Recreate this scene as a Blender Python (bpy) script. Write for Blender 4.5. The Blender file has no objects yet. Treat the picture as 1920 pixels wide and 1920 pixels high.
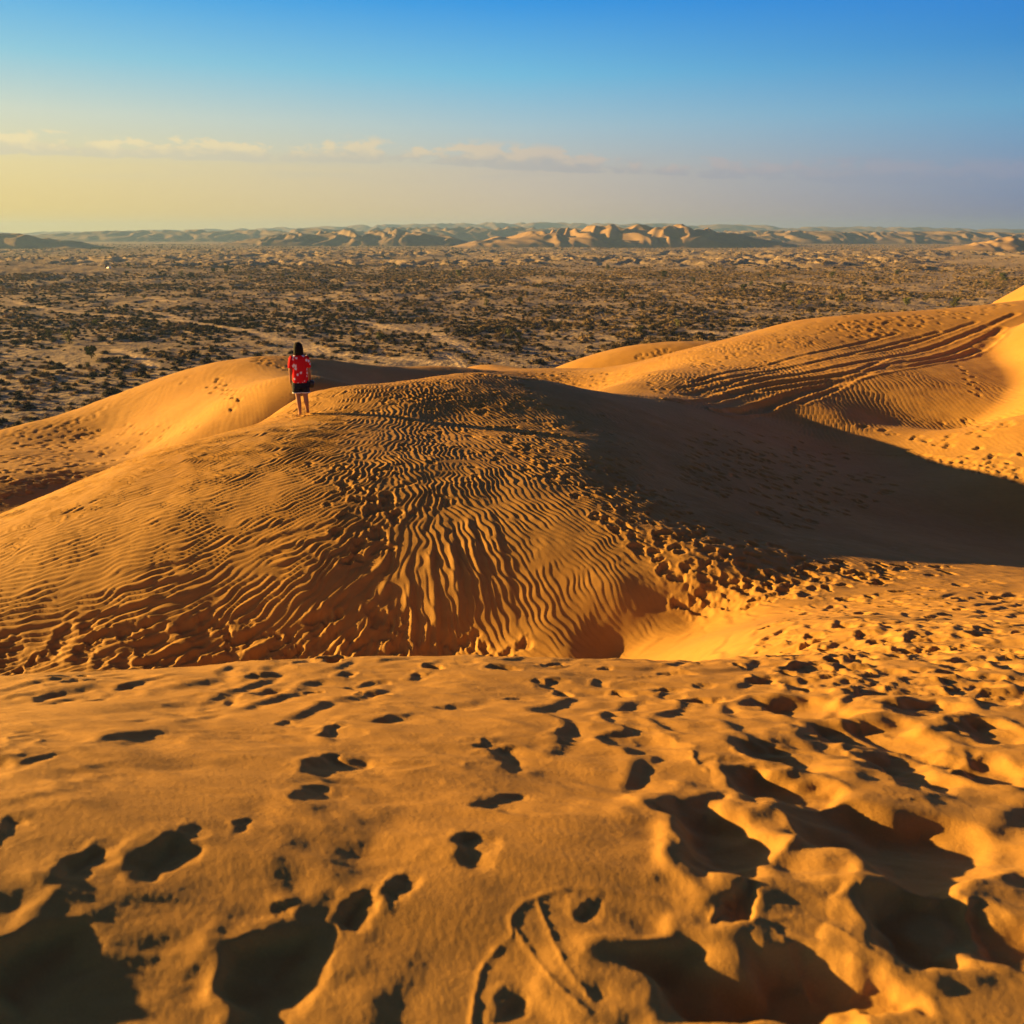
import bpy, math, random
import numpy as np
from math import radians as R
random.seed(7)
rng = np.random.default_rng(11)
C = bpy.context.scene.collection
sc = bpy.context.scene

# ------------------------------------------------------------------ camera, sky, sun, exposure
F = 1663.0                                  # focal length in pixels of the 1920 px photograph
PITCH = math.atan(520.0 / F)                # horizon at row 440
cam_d = bpy.data.cameras.new('camera'); cam = bpy.data.objects.new('camera', cam_d); C.objects.link(cam)
cam.location = (0, 0, 0); cam.rotation_euler = (R(90) - PITCH, 0, 0)
cam_d.sensor_width = 36.0; cam_d.sensor_fit = 'HORIZONTAL'; cam_d.lens = F / 1920 * 36.0
cam_d.clip_start = 0.05; cam_d.clip_end = 60000
cam_d.dof.use_dof = True; cam_d.dof.focus_distance = 9.0; cam_d.dof.aperture_fstop = 4.0
sc.camera = cam

SUN_AZ = R(76)          # to the left of straight ahead
SUN_EL = R(9.5)
to_sun = np.array([-math.sin(SUN_AZ) * math.cos(SUN_EL), math.cos(SUN_AZ) * math.cos(SUN_EL), math.sin(SUN_EL)])
sd = bpy.data.lights.new('sun', 'SUN'); sun = bpy.data.objects.new('sun', sd); C.objects.link(sun)
sd.energy = 5.0; sd.angle = R(0.55); sd.color = (1.0, 0.63, 0.17)
import mathutils
sun.rotation_euler = mathutils.Vector(to_sun).to_track_quat('Z', 'Y').to_euler()
sun.location = (-60, 15, 30)

EXPOSURE = 1.58
sc.view_settings.view_transform = 'Standard'; sc.view_settings.look = 'None'
sc.view_settings.gamma = 1; sc.view_settings.use_curve_mapping = False
sc.view_settings.exposure = EXPOSURE

def lin(c):
    return tuple((x / 255 / 12.92) if x / 255 <= 0.04045 else ((x / 255 + 0.055) / 1.055) ** 2.4 for x in c)

class NT:
    """small helper for node trees"""
    def __init__(s, tree): s.t = tree; s.n = tree.nodes; s.l = tree.links
    def node(s, typ, **kw):
        n = s.n.new(typ)
        for k, v in kw.items(): setattr(n, k, v)
        return n
    def inp(s, sock, v):
        if hasattr(v, 'is_linked') or isinstance(v, bpy.types.NodeSocket): s.l.new(v, sock)
        else: sock.default_value = v
    def math(s, op, a, b=0.0, c=0.0, clamp=False):
        n = s.node('ShaderNodeMath', operation=op, use_clamp=clamp)
        s.inp(n.inputs[0], a); s.inp(n.inputs[1], b); s.inp(n.inputs[2], c); return n.outputs[0]
    def vmath(s, op, a, b=(0, 0, 0)):
        n = s.node('ShaderNodeVectorMath', operation=op)
        s.inp(n.inputs[0], a); s.inp(n.inputs[1], b); return n.outputs[1] if op in ('DOT_PRODUCT', 'LENGTH') else n.outputs[0]
    def mix(s, f, a, b, mode='MIX'):
        n = s.node('ShaderNodeMix', data_type='RGBA', blend_type=mode)
        s.inp(n.inputs[0], f); s.inp(n.inputs[6], a); s.inp(n.inputs[7], b); return n.outputs[2]
    def ramp(s, f, stops, interp='LINEAR'):
        n = s.node('ShaderNodeValToRGB'); e = n.color_ramp.elements; n.color_ramp.interpolation = interp
        while len(e) > 1: e.remove(e[-1])
        e[0].position = stops[0][0]; e[0].color = (*stops[0][1], 1)
        for p, c in stops[1:]:
            q = e.new(p); q.color = (*c, 1)
        s.inp(n.inputs[0], f); return n.outputs[0]
    def mrange(s, v, a, b, c=0.0, d=1.0, smooth=True):
        n = s.node('ShaderNodeMapRange'); n.interpolation_type = 'SMOOTHSTEP' if smooth else 'LINEAR'
        s.inp(n.inputs[0], v); s.inp(n.inputs[1], a); s.inp(n.inputs[2], b); s.inp(n.inputs[3], c); s.inp(n.inputs[4], d); return n.outputs[0]
    def noise(s, vec, scale, detail=3, rough=0.5, dist=0.0):
        n = s.node('ShaderNodeTexNoise'); s.inp(n.inputs['Vector'], vec); n.inputs['Scale'].default_value = scale
        n.inputs['Detail'].default_value = detail; n.inputs['Roughness'].default_value = rough; n.inputs['Distortion'].default_value = dist
        return n.outputs[0]

w = bpy.data.worlds.new('World'); sc.world = w; w.use_nodes = True
g = NT(w.node_tree); g.n.clear()
out = g.node('ShaderNodeOutputWorld'); bg = g.node('ShaderNodeBackground'); g.l.new(bg.outputs[0], out.inputs[0])
tc = g.node('ShaderNodeTexCoord'); D = tc.outputs['Generated']
sep = g.node('ShaderNodeSeparateXYZ'); g.l.new(D, sep.inputs[0])
X, Y, Z = sep.outputs
hl = g.math('SQRT', g.math('ADD', g.math('MULTIPLY', X, X), g.math('MULTIPLY', Y, Y)))
ca = g.math('DIVIDE', g.math('ADD', g.math('MULTIPLY', X, -math.sin(SUN_AZ)), g.math('MULTIPLY', Y, math.cos(SUN_AZ))), g.math('MAXIMUM', hl, 1e-4))
zf = g.math('MAXIMUM', Z, 0.0)
zq = g.math('SQRT', zf)                      # sin(elevation) spread out near the horizon
def P(v): # photo row -> sqrt(sin(elevation)) at the middle column
    b = (960 - v) / F; y = math.cos(PITCH) + b * math.sin(PITCH); z = -math.sin(PITCH) + b * math.cos(PITCH)
    return math.sqrt(max(0, z / math.hypot(y, z)))
ZEN = (44, 30, 58); ZEN2 = (34, 92, 170)
left = g.ramp(zq, [(0, lin((246, 206, 104))), (P(400), lin((243, 207, 116))), (P(320), lin((238, 217, 154))), (P(230), lin((214, 220, 198))), (P(130), lin((146, 204, 222))), (P(0), lin((66, 172, 232))), (0.66, lin((46, 76, 128))), (1.0, lin(ZEN))])
mid = g.ramp(zq, [(0, lin((212, 184, 152))), (P(400), lin((212, 188, 160))), (P(320), lin((200, 190, 176))), (P(240), lin((170, 196, 206))), (P(140), lin((112, 188, 224))), (P(0), lin((40, 150, 228))), (0.66, lin((42, 68, 120))), (1.0, lin(ZEN))])
right = g.ramp(zq, [(0, lin((108, 116, 152))), (P(400), lin((116, 128, 168))), (P(320), lin((120, 148, 184))), (P(220), lin((92, 162, 206))), (P(110), lin((44, 136, 208))), (P(0), lin((22, 124, 214))), (0.66, lin((38, 62, 114))), (1.0, lin(ZEN))])
c1 = g.mix(g.mrange(ca, -0.27, 0.24, smooth=False), right, mid)
c2 = g.mix(g.mrange(ca, 0.24, 0.72, smooth=False), c1, left)
# warm glow towards the sun, outside the frame, boosted to lift the shade
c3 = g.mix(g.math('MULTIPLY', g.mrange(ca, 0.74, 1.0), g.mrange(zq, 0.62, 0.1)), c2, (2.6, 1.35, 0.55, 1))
# clouds: broken flat-based cumulus band low over the horizon
az = g.math('ARCTAN2', X, Y); el = g.math('ARCSINE', Z)
cv = g.node('ShaderNodeCombineXYZ'); g.l.new(g.math('MULTIPLY', az, 19.0), cv.inputs[0]); g.l.new(g.math('MULTIPLY', el, 44.0), cv.inputs[1])
n1 = g.noise(cv.outputs[0], 2.3, 8, 0.58)
cv2 = g.node('ShaderNodeCombineXYZ'); g.l.new(g.math('MULTIPLY', az, 3.0), cv2.inputs[0]); g.l.new(g.math('MULTIPLY', el, 4.0), cv2.inputs[1]); cv2.inputs[2].default_value = 3.7
n2 = g.noise(cv2.outputs[0], 2.6, 2, 0.5)
def E(v): # elevation angle for a row
    b = (960 - v) / F; y = math.cos(PITCH) + b * math.sin(PITCH); z = -math.sin(PITCH) + b * math.cos(PITCH)
    return math.atan2(z, y)
ecen = g.math('SUBTRACT', E(288), g.math('MULTIPLY', g.math('MAXIMUM', g.math('ADD', az, 0.1), 0.0), 0.05))
de = g.math('SUBTRACT', el, ecen)
band = g.math('MULTIPLY', g.mrange(de, -0.0125, -0.008), g.mrange(de, 0.024, -0.006))
dens = g.math('ADD', g.math('ADD', n1, n2), g.math('MULTIPLY', band, 0.36))
fade = g.mrange(az, 0.42, -0.05, 0.25, 1.0)
cl = g.math('MULTIPLY', g.mrange(dens, 1.09, 1.25), g.math('MULTIPLY', g.mrange(band, 0.02, 0.5), fade))
warm = g.mix(g.mrange(ca, -0.2, 0.7), lin((176, 160, 172)) + (1,), lin((246, 226, 176)) + (1,))
cool = g.mix(g.mrange(ca, -0.2, 0.7), lin((140, 146, 172)) + (1,), lin((216, 206, 178)) + (1,))
ccol = g.mix(g.mrange(g.math('ADD', de, g.math('MULTIPLY', g.math('SUBTRACT', n1, 0.5), 0.03)), -0.006, 0.006), cool, warm)
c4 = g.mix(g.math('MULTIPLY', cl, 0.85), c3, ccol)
# thin second veil of flat cloud lower down
cv3 = g.node('ShaderNodeCombineXYZ'); g.l.new(g.math('MULTIPLY', az, 6.0), cv3.inputs[0]); g.l.new(g.math('MULTIPLY', el, 60.0), cv3.inputs[1]); cv3.inputs[2].default_value = 9.1
n3 = g.noise(cv3.outputs[0], 1.6, 5, 0.5)
veil = g.math('MULTIPLY', g.math('MULTIPLY', g.mrange(n3, 0.5, 0.72), g.mrange(el, E(350), E(325))), g.mrange(el, E(285), E(310)))
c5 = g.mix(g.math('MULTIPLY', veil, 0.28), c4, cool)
sky = g.node('ShaderNodeTexSky', sky_type='NISHITA'); sky.sun_disc = False
sky.sun_elevation = SUN_EL; sky.sun_rotation = -SUN_AZ; sky.dust_density = 2.0
nis = g.mix(1.0, sky.outputs[0], (0.055,) * 3 + (1,), 'MULTIPLY')
k = 2 ** (-EXPOSURE)
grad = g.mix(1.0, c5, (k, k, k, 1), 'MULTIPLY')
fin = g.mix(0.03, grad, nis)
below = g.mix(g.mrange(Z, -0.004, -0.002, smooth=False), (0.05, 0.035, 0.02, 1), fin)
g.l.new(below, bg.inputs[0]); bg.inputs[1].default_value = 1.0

# ------------------------------------------------------------------ helpers
def tag(o, label=None, cat=None, group=None, kind=None):
    if label: o['label'] = label
    if cat: o['category'] = cat
    if group: o['group'] = group
    if kind: o['kind'] = kind
    return o
def new_mat(name):
    m = bpy.data.materials.new(name); m.use_nodes = True
    t = NT(m.node_tree); b = m.node_tree.nodes['Principled BSDF']
    return m, t, b
def link_mesh(name, V, Fc, mat, parent=None, smooth=True):
    me = bpy.data.meshes.new(name); me.from_pydata([tuple(v) for v in V], [], [tuple(f) for f in Fc])
    if mat: me.materials.append(mat)
    if smooth: me.polygons.foreach_set('use_smooth', [True] * len(me.polygons))
    me.update()
    o = bpy.data.objects.new(name, me); C.objects.link(o)
    if parent: o.parent = parent
    return o
def grid_mesh(name, P3, mat, attrs=None, flip=False):
    """P3: (rows, cols, 3) -> one smooth quad mesh"""
    n, m = P3.shape[:2]
    me = bpy.data.meshes.new(name)
    me.vertices.add(n * m); me.vertices.foreach_set('co', np.ascontiguousarray(P3, dtype=np.float32).ravel())
    i = np.arange(n - 1)[:, None] * m + np.arange(m - 1)[None, :]
    q = np.stack([i, i + 1, i + m + 1, i + m], -1).reshape(-1, 4)
    if flip: q = q[:, ::-1]
    nf = len(q)
    me.loops.add(nf * 4); me.loops.foreach_set('vertex_index', np.ascontiguousarray(q).ravel().astype(np.int32))
    me.polygons.add(nf); me.polygons.foreach_set('loop_start', np.arange(nf, dtype=np.int32) * 4)
    me.polygons.foreach_set('loop_total', np.full(nf, 4, dtype=np.int32))
    me.polygons.foreach_set('use_smooth', np.ones(nf, dtype=bool))
    me.materials.append(mat)
    for k_, a in (attrs or {}).items():
        at = me.attributes.new(k_, 'FLOAT', 'POINT'); at.data.foreach_set('value', np.ascontiguousarray(a, dtype=np.float32).ravel())
    me.update(); me.validate()
    o = bpy.data.objects.new(name, me); C.objects.link(o); return o

def hash2(ix, iy, seed):
    h = (ix.astype(np.int64) * 374761393 + iy.astype(np.int64) * 668265263 + seed * 1442695041) & 0xFFFFFFFF
    h = ((h ^ (h >> 13)) * 1274126177) & 0xFFFFFFFF
    return (h ^ (h >> 16)) & 0xFFFF
ANG = np.linspace(0, 2 * np.pi, 65536, endpoint=False); GX = np.cos(ANG).astype(np.float32); GY = np.sin(ANG).astype(np.float32)
def perlin(x, y, seed=0):
    x = np.asarray(x, float); y = np.asarray(y, float)
    x0 = np.floor(x); y0 = np.floor(y); fx = (x - x0).astype(np.float32); fy = (y - y0).astype(np.float32)
    u = fx * fx * fx * (fx * (fx * 6 - 15) + 10); v = fy * fy * fy * (fy * (fy * 6 - 15) + 10)
    r = []
    for dy in (0, 1):
        for dx in (0, 1):
            h = hash2(x0 + dx, y0 + dy, seed); r.append(GX[h] * (fx - dx) + GY[h] * (fy - dy))
    a = r[0] + u * (r[1] - r[0]); b = r[2] + u * (r[3] - r[2])
    return (a + v * (b - a)) * 1.5
def fbm(x, y, seed=0, octv=4, gain=0.5, lac=2.03):
    s = 0; a = 1.0; t = 0
    for k_ in range(octv):
        s = s + a * perlin(x, y, seed + 17 * k_); t += a; a *= gain; x = np.asarray(x) * lac + 3.1; y = np.asarray(y) * lac - 1.7
    return s / t
def ss(a, b, x):
    t = np.clip((np.asarray(x, float) - a) / (b - a), 0, 1); return t * t * (3 - 2 * t)
def ray(u, v):
    a = (u - 960) / F; b = (960 - v) / F
    return np.array([a, math.cos(PITCH) + b * math.sin(PITCH), -math.sin(PITCH) + b * math.cos(PITCH)])
def px(u, v, Yd):
    d = ray(u, v); return d * (Yd / d[1])

# ------------------------------------------------------------------ dune base surface: points read off the photograph, with their distance
CP = [  # column, row, forward distance
 # brow of the dune the camera stands on
 (0,1600,1.70),(480,1600,1.77),(960,1600,1.86),(1440,1600,1.96),(1920,1600,2.08),
 (0,1400,2.56),(480,1400,2.68),(960,1400,2.79),(1440,1400,2.89),(1920,1400,2.98),
 (0,1310,3.85),(300,1300,3.95),(700,1290,4.05),(1100,1295,4.0),(1500,1300,3.95),(1920,1300,3.9),
 (0,1272,4.55),(200,1262,4.65),(400,1246,4.85),(640,1236,5.0),(900,1232,5.05),(1160,1238,5.0),(1350,1240,5.1),
 (1500,1230,5.4),(1700,1225,5.6),(1920,1220,5.6),
 (1480,1185,7.4),(1700,1160,8.2),(1920,1160,8.0),(1560,1140,9.8),(1750,1110,10.6),(1920,1080,12.2),
 # bright slip slope and hollow
 (1420,1180,8.4),(1330,1198,9.2),(1260,1218,9.75),(1205,1230,10.1),(1150,1236,10.45),(1420,1135,10.6),(1300,1165,10.9),
 # near face of the large dune
 (0,1255,10.55),(0,1150,11.6),(0,1050,12.9),(0,1000,13.9),(0,966,15.3),
 (280,1240,10.6),(280,1120,11.65),(280,1000,13.0),(280,920,14.7),(290,852,18.6),
 (420,1235,10.65),(420,1110,11.7),(560,1230,10.7),(560,1100,11.65),(560,950,13.4),(560,850,15.8),(565,778,19.4),(560,747,22.0),
 (850,1225,10.75),(850,1150,11.2),(850,1100,11.6),(850,950,13.5),(850,850,16.0),(850,780,19.2),(840,706,24.5),
 (1000,1150,11.15),(1000,1100,11.55),(1020,716,25.0),
 (1070,1222,10.4),(1160,1190,10.8),(1160,1150,11.05),(1160,1100,11.4),(1160,1050,11.95),(1160,950,13.7),(1160,850,17.3),(1160,780,21.2),(1160,740,25.8),
 (1300,1100,11.35),(1300,1050,11.9),(1300,1000,12.9),(1300,900,17.0),(1300,820,21.5),(1300,757,27.0),
 (1500,1085,11.6),(1500,1035,12.8),(1500,990,15.2),(1500,940,18.0),(1500,890,20.8),(1500,840,24.5),(1500,793,28.0),
 (1700,1060,12.9),(1700,1015,15.7),(1700,960,18.9),(1700,860,24.3),(1700,800,27.5),
 (1920,1055,14.8),(1920,1000,18.2),(1920,905,20.5),(1920,840,22.8),(1920,775,25.5),
 # left basin and left dune
 (0,905,22.5),(120,870,25.0),(0,850,27.5),(0,807,32.5),(120,775,35.0),(200,748,36.5),(270,846,27.8),(190,815,31.8),
 (300,790,30.5),(400,790,26.5),(430,742,28.4),(440,770,26.9),(300,708,37.0),(385,684,36.5),(500,668,36.5),(520,702,32.5),(560,725,27.0),
 (620,674,38.5),(700,684,41.0),(780,697,46.0),(700,700,38),
 # flats and small dune beyond the crest, and the right dune
 (900,700,48.0),(1000,694,52.0),(860,692,54.0),(1050,690,50.0),(1150,688,48.0),
 (1125,728,32.0),(1200,735,30.0),(1200,700,35.5),(1300,735,30.5),(1280,664,42.0),(1400,626,46.0),(1500,599,48.5),(1600,590,50.0),(1700,590,52.0),(1790,585,53.0),(1920,566,54.0),
 (1400,750,29.5),(1400,690,36.0),(1560,775,28.6),(1600,700,33.6),(1700,650,40.5),(1700,740,31.0),(1800,765,29.5),(1800,690,35.0),(1860,620,43.0),
]
HP = [  # hidden or off-frame places, metres (x, y, z)
 (-2.2,6.4,-3.55),(-0.8,6.6,-3.7),(0.6,6.7,-3.7),(-3.8,6.2,-3.45),(-2.5,8.4,-4.95),(0,8.6,-5.1),(1.0,8.9,-5.15),(-5,8.2,-4.9),(1.7,6.6,-3.5),
 (-11,19,-6.3),(-8,21.5,-6.4),(-5.5,25,-6.2),(-2,31,-6.3),(1.5,33,-6.6),(-3,38,-6.8),(3,40,-7.0),
 (-20,45,-13),(-10,50,-15),(0,72,-17),(10,70,-15),(-24,38,-10.5),(22,64,-12),(35,66,-9),(-30,70,-28),(8,54,-8.3),(15,60,-8.8),(3,56,-8.8),(14.5,27.7,-6.0),(12.3,28.3,-5.9),(0,100,-31),(30,100,-31),(60,100,-31),(-60,100,-31),(-50,60,-28),(55,80,-28),
 (-5,2,-1.75),(-12,5,-3.2),(-10,10,-5.6),(-20,12,-7),(-30,25,-9),(-22,28,-7.8),(-40,40,-16),(5,1.5,-1.5),(12,5,-2.6),(14,12,-4.6),(20,20,-5.3),(26,30,-5.6),(36,44,-4.6),(45,60,-14),
]
A_, B_, T_ = [], [], []
for u, v, d in CP:
    p = px(u, v, d); r = math.hypot(p[0], p[1]); A_.append(math.atan2(p[0], p[1])); B_.append(math.log(r)); T_.append(p[2] / r)
for p in HP:
    r = math.hypot(p[0], p[1]); A_.append(math.atan2(p[0], p[1])); B_.append(math.log(r)); T_.append(p[2] / r)
A_ = np.array(A_); B_ = np.array(B_); T_ = np.array(T_)
def kern(d2): return np.where(d2 > 1e-12, d2 * np.log(np.maximum(d2, 1e-12)), 0.0)
n_ = len(A_)
K = kern((A_[:, None] - A_[None]) ** 2 + (B_[:, None] - B_[None]) ** 2) + np.eye(n_) * 1.5e-3
Q = np.stack([np.ones(n_), A_, B_], 1)
sol = np.linalg.solve(np.block([[K, Q], [Q.T, np.zeros((3, 3))]]), np.r_[T_, 0, 0, 0])
def base(x, y):
    x = np.asarray(x, float); y = np.asarray(y, float); sh = x.shape; x = x.ravel(); y = y.ravel()
    r = np.maximum(np.hypot(x, y), 0.2); th = np.clip(np.arctan2(x, y), -1.35, 1.35); lr = np.clip(np.log(r), 0.4, 4.8)
    o = np.empty_like(x)
    for s in range(0, len(x), 60000):
        e = slice(s, s + 60000)
        d2 = (th[e, None] - A_[None]) ** 2 + (lr[e, None] - B_[None]) ** 2
        np.maximum(d2, 1e-12, out=d2)
        o[e] = (d2 * np.log(d2)) @ sol[:n_]
    t = o + sol[n_] + sol[n_ + 1] * th + sol[n_ + 2] * lr
    z = t * r
    pl = -1.46 - 0.01 * np.maximum(y, -1.0) - .068 * np.clip(x, -3, 3)
    wn = ss(2.6, 1.5, r)
    z = z * (1 - wn) + pl * wn
    # slip face rising to the right at the far right edge
    p1 = px(1832, 785, 29.0); p2 = px(1908, 596, 45.0)
    d = (p2 - p1)[:2]; L = np.hypot(*d); d = d / L
    rt = (x - p1[0]) * d[1] - (y - p1[1]) * d[0]; al = (x - p1[0]) * d[0] + (y - p1[1]) * d[1]
    rt = rt - 0.35 * np.sin(al * 0.35)
    zf_ = p1[2] - 0.15 + (p2[2] - p1[2]) * al / L + 0.70 * np.minimum(rt, 5.0) + 0.15 * np.clip(rt - 5, 0, 6) - 5 * ss(-1.0, -9, al) - 7 * ss(L - 3, L + 7, al)
    act = (rt > -6) & (y > 20)
    kk = 0.35
    hh = np.clip(0.5 + 0.5 * (zf_ - z) / kk, 0, 1)
    sm = z * (1 - hh) + zf_ * hh + kk * hh * (1 - hh)
    z = np.where(act, sm, z)
    # small pale dune standing at the edge of the flats
    ex = (x - 11.0) / np.where(x < 11, 8.6, 14.0); ey = (y - 55.0) / np.where(y < 55, 4.6, 6.0)
    zd = -8.1 + 1.78 * np.clip(1 - (ex * ex + ey * ey) ** 1.1, -1.5, 1)
    kk = .12; hh = np.clip(0.5 + 0.5 * (zd - z) / kk, 0, 1)
    z = np.where((y > 40) & (ex * ex + ey * ey < 1.6), z * (1 - hh) + zd * hh + kk * hh * (1 - hh), z)
    return z.reshape(sh)
def hit(u, v, y0=1.0, y1=110.0):
    d = ray(u, v); ys = np.exp(np.linspace(math.log(y0), math.log(y1), 700)); t = ys / d[1]
    dz = d[2] * t - base(d[0] * t, ys)
    i = np.argmax(dz < 0)
    if dz[i] >= 0: return None
    f = dz[i - 1] / (dz[i - 1] - dz[i]) if i > 0 else 0
    yy = ys[i - 1] + f * (ys[i] - ys[i - 1]); p = d * (yy / d[1]); return p

# ------------------------------------------------------------------ wind ripples: phase-aligned kernels, one field per wavelength
class Ripples:
    def __init__(s, x0, x1, y0, y1, cell, ang, lam, seed):
        g_ = np.random.default_rng(seed); s.x0, s.y0, s.c = x0, y0, cell
        nx = int((x1 - x0) / cell) + 1; ny = int((y1 - y0) / cell) + 1
        gx, gy = np.meshgrid(np.arange(nx), np.arange(ny)); s.nx, s.ny = nx, ny
        s.X = x0 + (gx + 0.15 + 0.7 * g_.random((ny, nx))) * cell; s.Y = y0 + (gy + 0.15 + 0.7 * g_.random((ny, nx))) * cell
        a = ang(s.X, s.Y); f = 2 * np.pi / lam(s.X, s.Y); s.kx = f * np.cos(a); s.ky = f * np.sin(a)
        s.ph = g_.random((ny, nx)) * 2 * np.pi; s.w2 = 2 * (0.85 * cell) ** 2
        # start with a coherent phase spreading from the middle, then relax
        for it in range(24):
            G = np.zeros((ny, nx), complex)
            for dy in range(-2, 3):
                for dx in range(-2, 3):
                    if dx == 0 and dy == 0: continue
                    Xn = np.roll(s.X, (dy, dx), (0, 1)); Yn = np.roll(s.Y, (dy, dx), (0, 1))
                    kx = np.roll(s.kx, (dy, dx), (0, 1)); ky = np.roll(s.ky, (dy, dx), (0, 1)); ph = np.roll(s.ph, (dy, dx), (0, 1))
                    ex = s.X - Xn; ey = s.Y - Yn; d2 = ex * ex + ey * ey
                    wgt = np.exp(-d2 / s.w2) * (d2 < 9 * cell * cell)
                    mx = 0.5 * (kx + s.kx); my = 0.5 * (ky + s.ky)
                    G += wgt * np.exp(1j * (ph + mx * ex + my * ey))
            m = g_.random((ny, nx)) < 0.5
            s.ph = np.where(m, np.angle(G), s.ph)
    def __call__(s, x, y):
        sh = x.shape; x = x.ravel(); y = y.ravel(); G = np.zeros(len(x), np.complex64); W = np.zeros(len(x), np.float32)
        ci = np.floor((x - s.x0) / s.c).astype(int); cj = np.floor((y - s.y0) / s.c).astype(int)
        for dy in (-2, -1, 0, 1, 2):
            for dx in (-2, -1, 0, 1, 2):
                if abs(dx) + abs(dy) > 3: continue
                i = np.clip(ci + dx, 0, s.nx - 1); j = np.clip(cj + dy, 0, s.ny - 1)
                ex = x - s.X[j, i]; ey = y - s.Y[j, i]
                wgt = np.exp(-(ex * ex + ey * ey) / s.w2).astype(np.float32)
                p = s.ph[j, i] + s.kx[j, i] * ex + s.ky[j, i] * ey
                G += wgt * (np.cos(p) + 1j * np.sin(p)).astype(np.complex64); W += wgt
        return np.angle(G).reshape(sh), (np.abs(G) / np.maximum(W, 1e-6)).reshape(sh)
def wave(ph, k_=0.75):
    ph = -ph; return np.sin(ph + k_ * np.sin(ph))

def ang_main(x, y):
    """direction across the ripple crests: crests sweep along the slope on the left and run down it in the middle and right"""
    q = x / np.maximum(y, .5)
    al = np.interp(q, [-.62, -.45, -.33, -.22, -.13, -.05, .12, .33, .6], [20, 24, 34, 58, 92, 112, 126, 134, 140])
    al = al + 22 * ss(13, 18, y) * ss(-.2, -.45, q)
    back = ss(21, 27, np.hypot(x, y)); al = al * (1 - back) + back * (62 + 30 * np.tanh(x / 14))
    return np.radians(al - 90) + .42 * fbm(x * 0.45, y * 0.3, 5, 3) + .38 * perlin(x * 1.3, y * 1.0, 9)
def lam_main(x, y):
    r = np.hypot(x, y); return 0.104 + 0.022 * ss(13.5, 10.5, r) * ss(.5, -3, x) - .012 * ss(13.5, 11, r) * ss(-2, .5, x) + 0.075 * ss(22, 38, r) + 0.02 * perlin(x * 0.4, y * 0.4, 21)

# ------------------------------------------------------------------ marks in the sand: (x, y, half length, half width, angle, depth, rim)
marks = []
def stamp_px(u, v, wpx, hpx, depth, rot=0.0, rim=0.35):
    p = hit(u, v)
    if p is None: return
    e = 3
    a = hit(u + e, v); b = hit(u, v - e)
    if a is None or b is None: return
    sx = np.hypot(*(a - p)[:2]) / e; sy = min(np.hypot(*(b - p)[:2]) / e, sx * 3.2)
    # rot tilts the long axis in the picture
    cx, cy = math.cos(rot), math.sin(rot)
    ax = np.array([cx * sx, cy * sy]); L = np.hypot(*ax)
    wx = np.array([-cy * sx, cx * sy])
    marks.append((p[0], p[1], wpx / 2 * L, max(hpx / 2 * np.hypot(*wx), 0.012), math.atan2(ax[1], ax[0]), depth, rim))
big = [  # hollows of the near brow: column, row, width, height, depth m, tilt
 (300,1392,170,52,.030,.35),(650,1378,86,52,.030,-.1),(775,1352,150,34,.028,.12),(515,1268,90,18,.035,0),(510,1300,80,26,.03,.1),(435,1316,50,28,.025,-.1),
 (110,1306,80,22,.03,.1),(80,1432,50,24,.015,.1),(5,1450,90,60,.03,-.3),(650,1440,110,52,.028,.15),(612,1488,44,44,.016,.8),(318,1605,130,76,.030,.1),(368,1562,30,64,.014,1.9),
 (158,1625,72,110,.022,1.5),(85,1815,230,190,.055,.5),(550,1835,240,190,.055,.5),(680,1705,76,80,.022,.4),(762,1662,66,60,.018,.2),(905,1592,130,60,.024,.2),(1000,1425,120,46,.03,.25),
 (1015,1510,60,130,.024,2.3),(1235,1402,120,90,.035,-.2),(1330,1312,90,24,.03,0),(1052,1280,90,22,.03,0),(798,1266,34,18,.02,-.6),(1135,1276,34,16,.02,-.6),(1330,1246,60,12,.03,0),
 (460,1545,26,44,.010,1.6),(546,1532,22,22,.008,0),(1388,1562,260,130,.075,-.05),(1490,1480,210,62,.06,0),(1715,1580,290,120,.080,-.35),(1480,1412,240,70,.055,-.05),(1710,1432,220,66,.06,-.25),
 (1640,1375,240,50,.05,-.15),(1520,1330,180,56,.06,-.1),(1740,1330,150,36,.045,-.1),(1870,1370,160,44,.05,-.1),(1860,1440,150,50,.05,-.2),(1890,1300,120,30,.04,0),(1640,1300,130,30,.045,0),
 (1430,1860,480,150,.075,0),(1740,1730,230,130,.06,-.4),(1890,1760,130,150,.05,-.7),(1390,1700,150,40,.020,-.6),(1115,1712,80,46,.014,-.4),(975,1890,90,60,.014,.2),(1650,1880,200,90,.04,.3),
 (880,1330,90,22,.02,.15),(1090,1380,60,30,.018,-.6),(930,1400,50,22,.014,.4),(560,1355,80,16,.016,.1),(240,1290,90,14,.02,0),(690,1290,120,12,.022,0),(980,1310,70,16,.02,0),
 (40,1560,110,34,.016,.5),(540,1700,34,50,.010,.9),(1180,1340,90,18,.02,0),(1260,1290,80,16,.02,0),(1560,1260,90,16,.035,0),(1700,1262,80,16,.035,0),(1820,1250,90,16,.03,0),(1440,1275,70,18,.04,0),
]
for q in big: stamp_px(q[0], q[1], q[2] * 1.06, q[3] * 1.06, q[4], -q[5], -1 if (q[0] < 1250 or q[1] < 1290) else .3)
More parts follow.
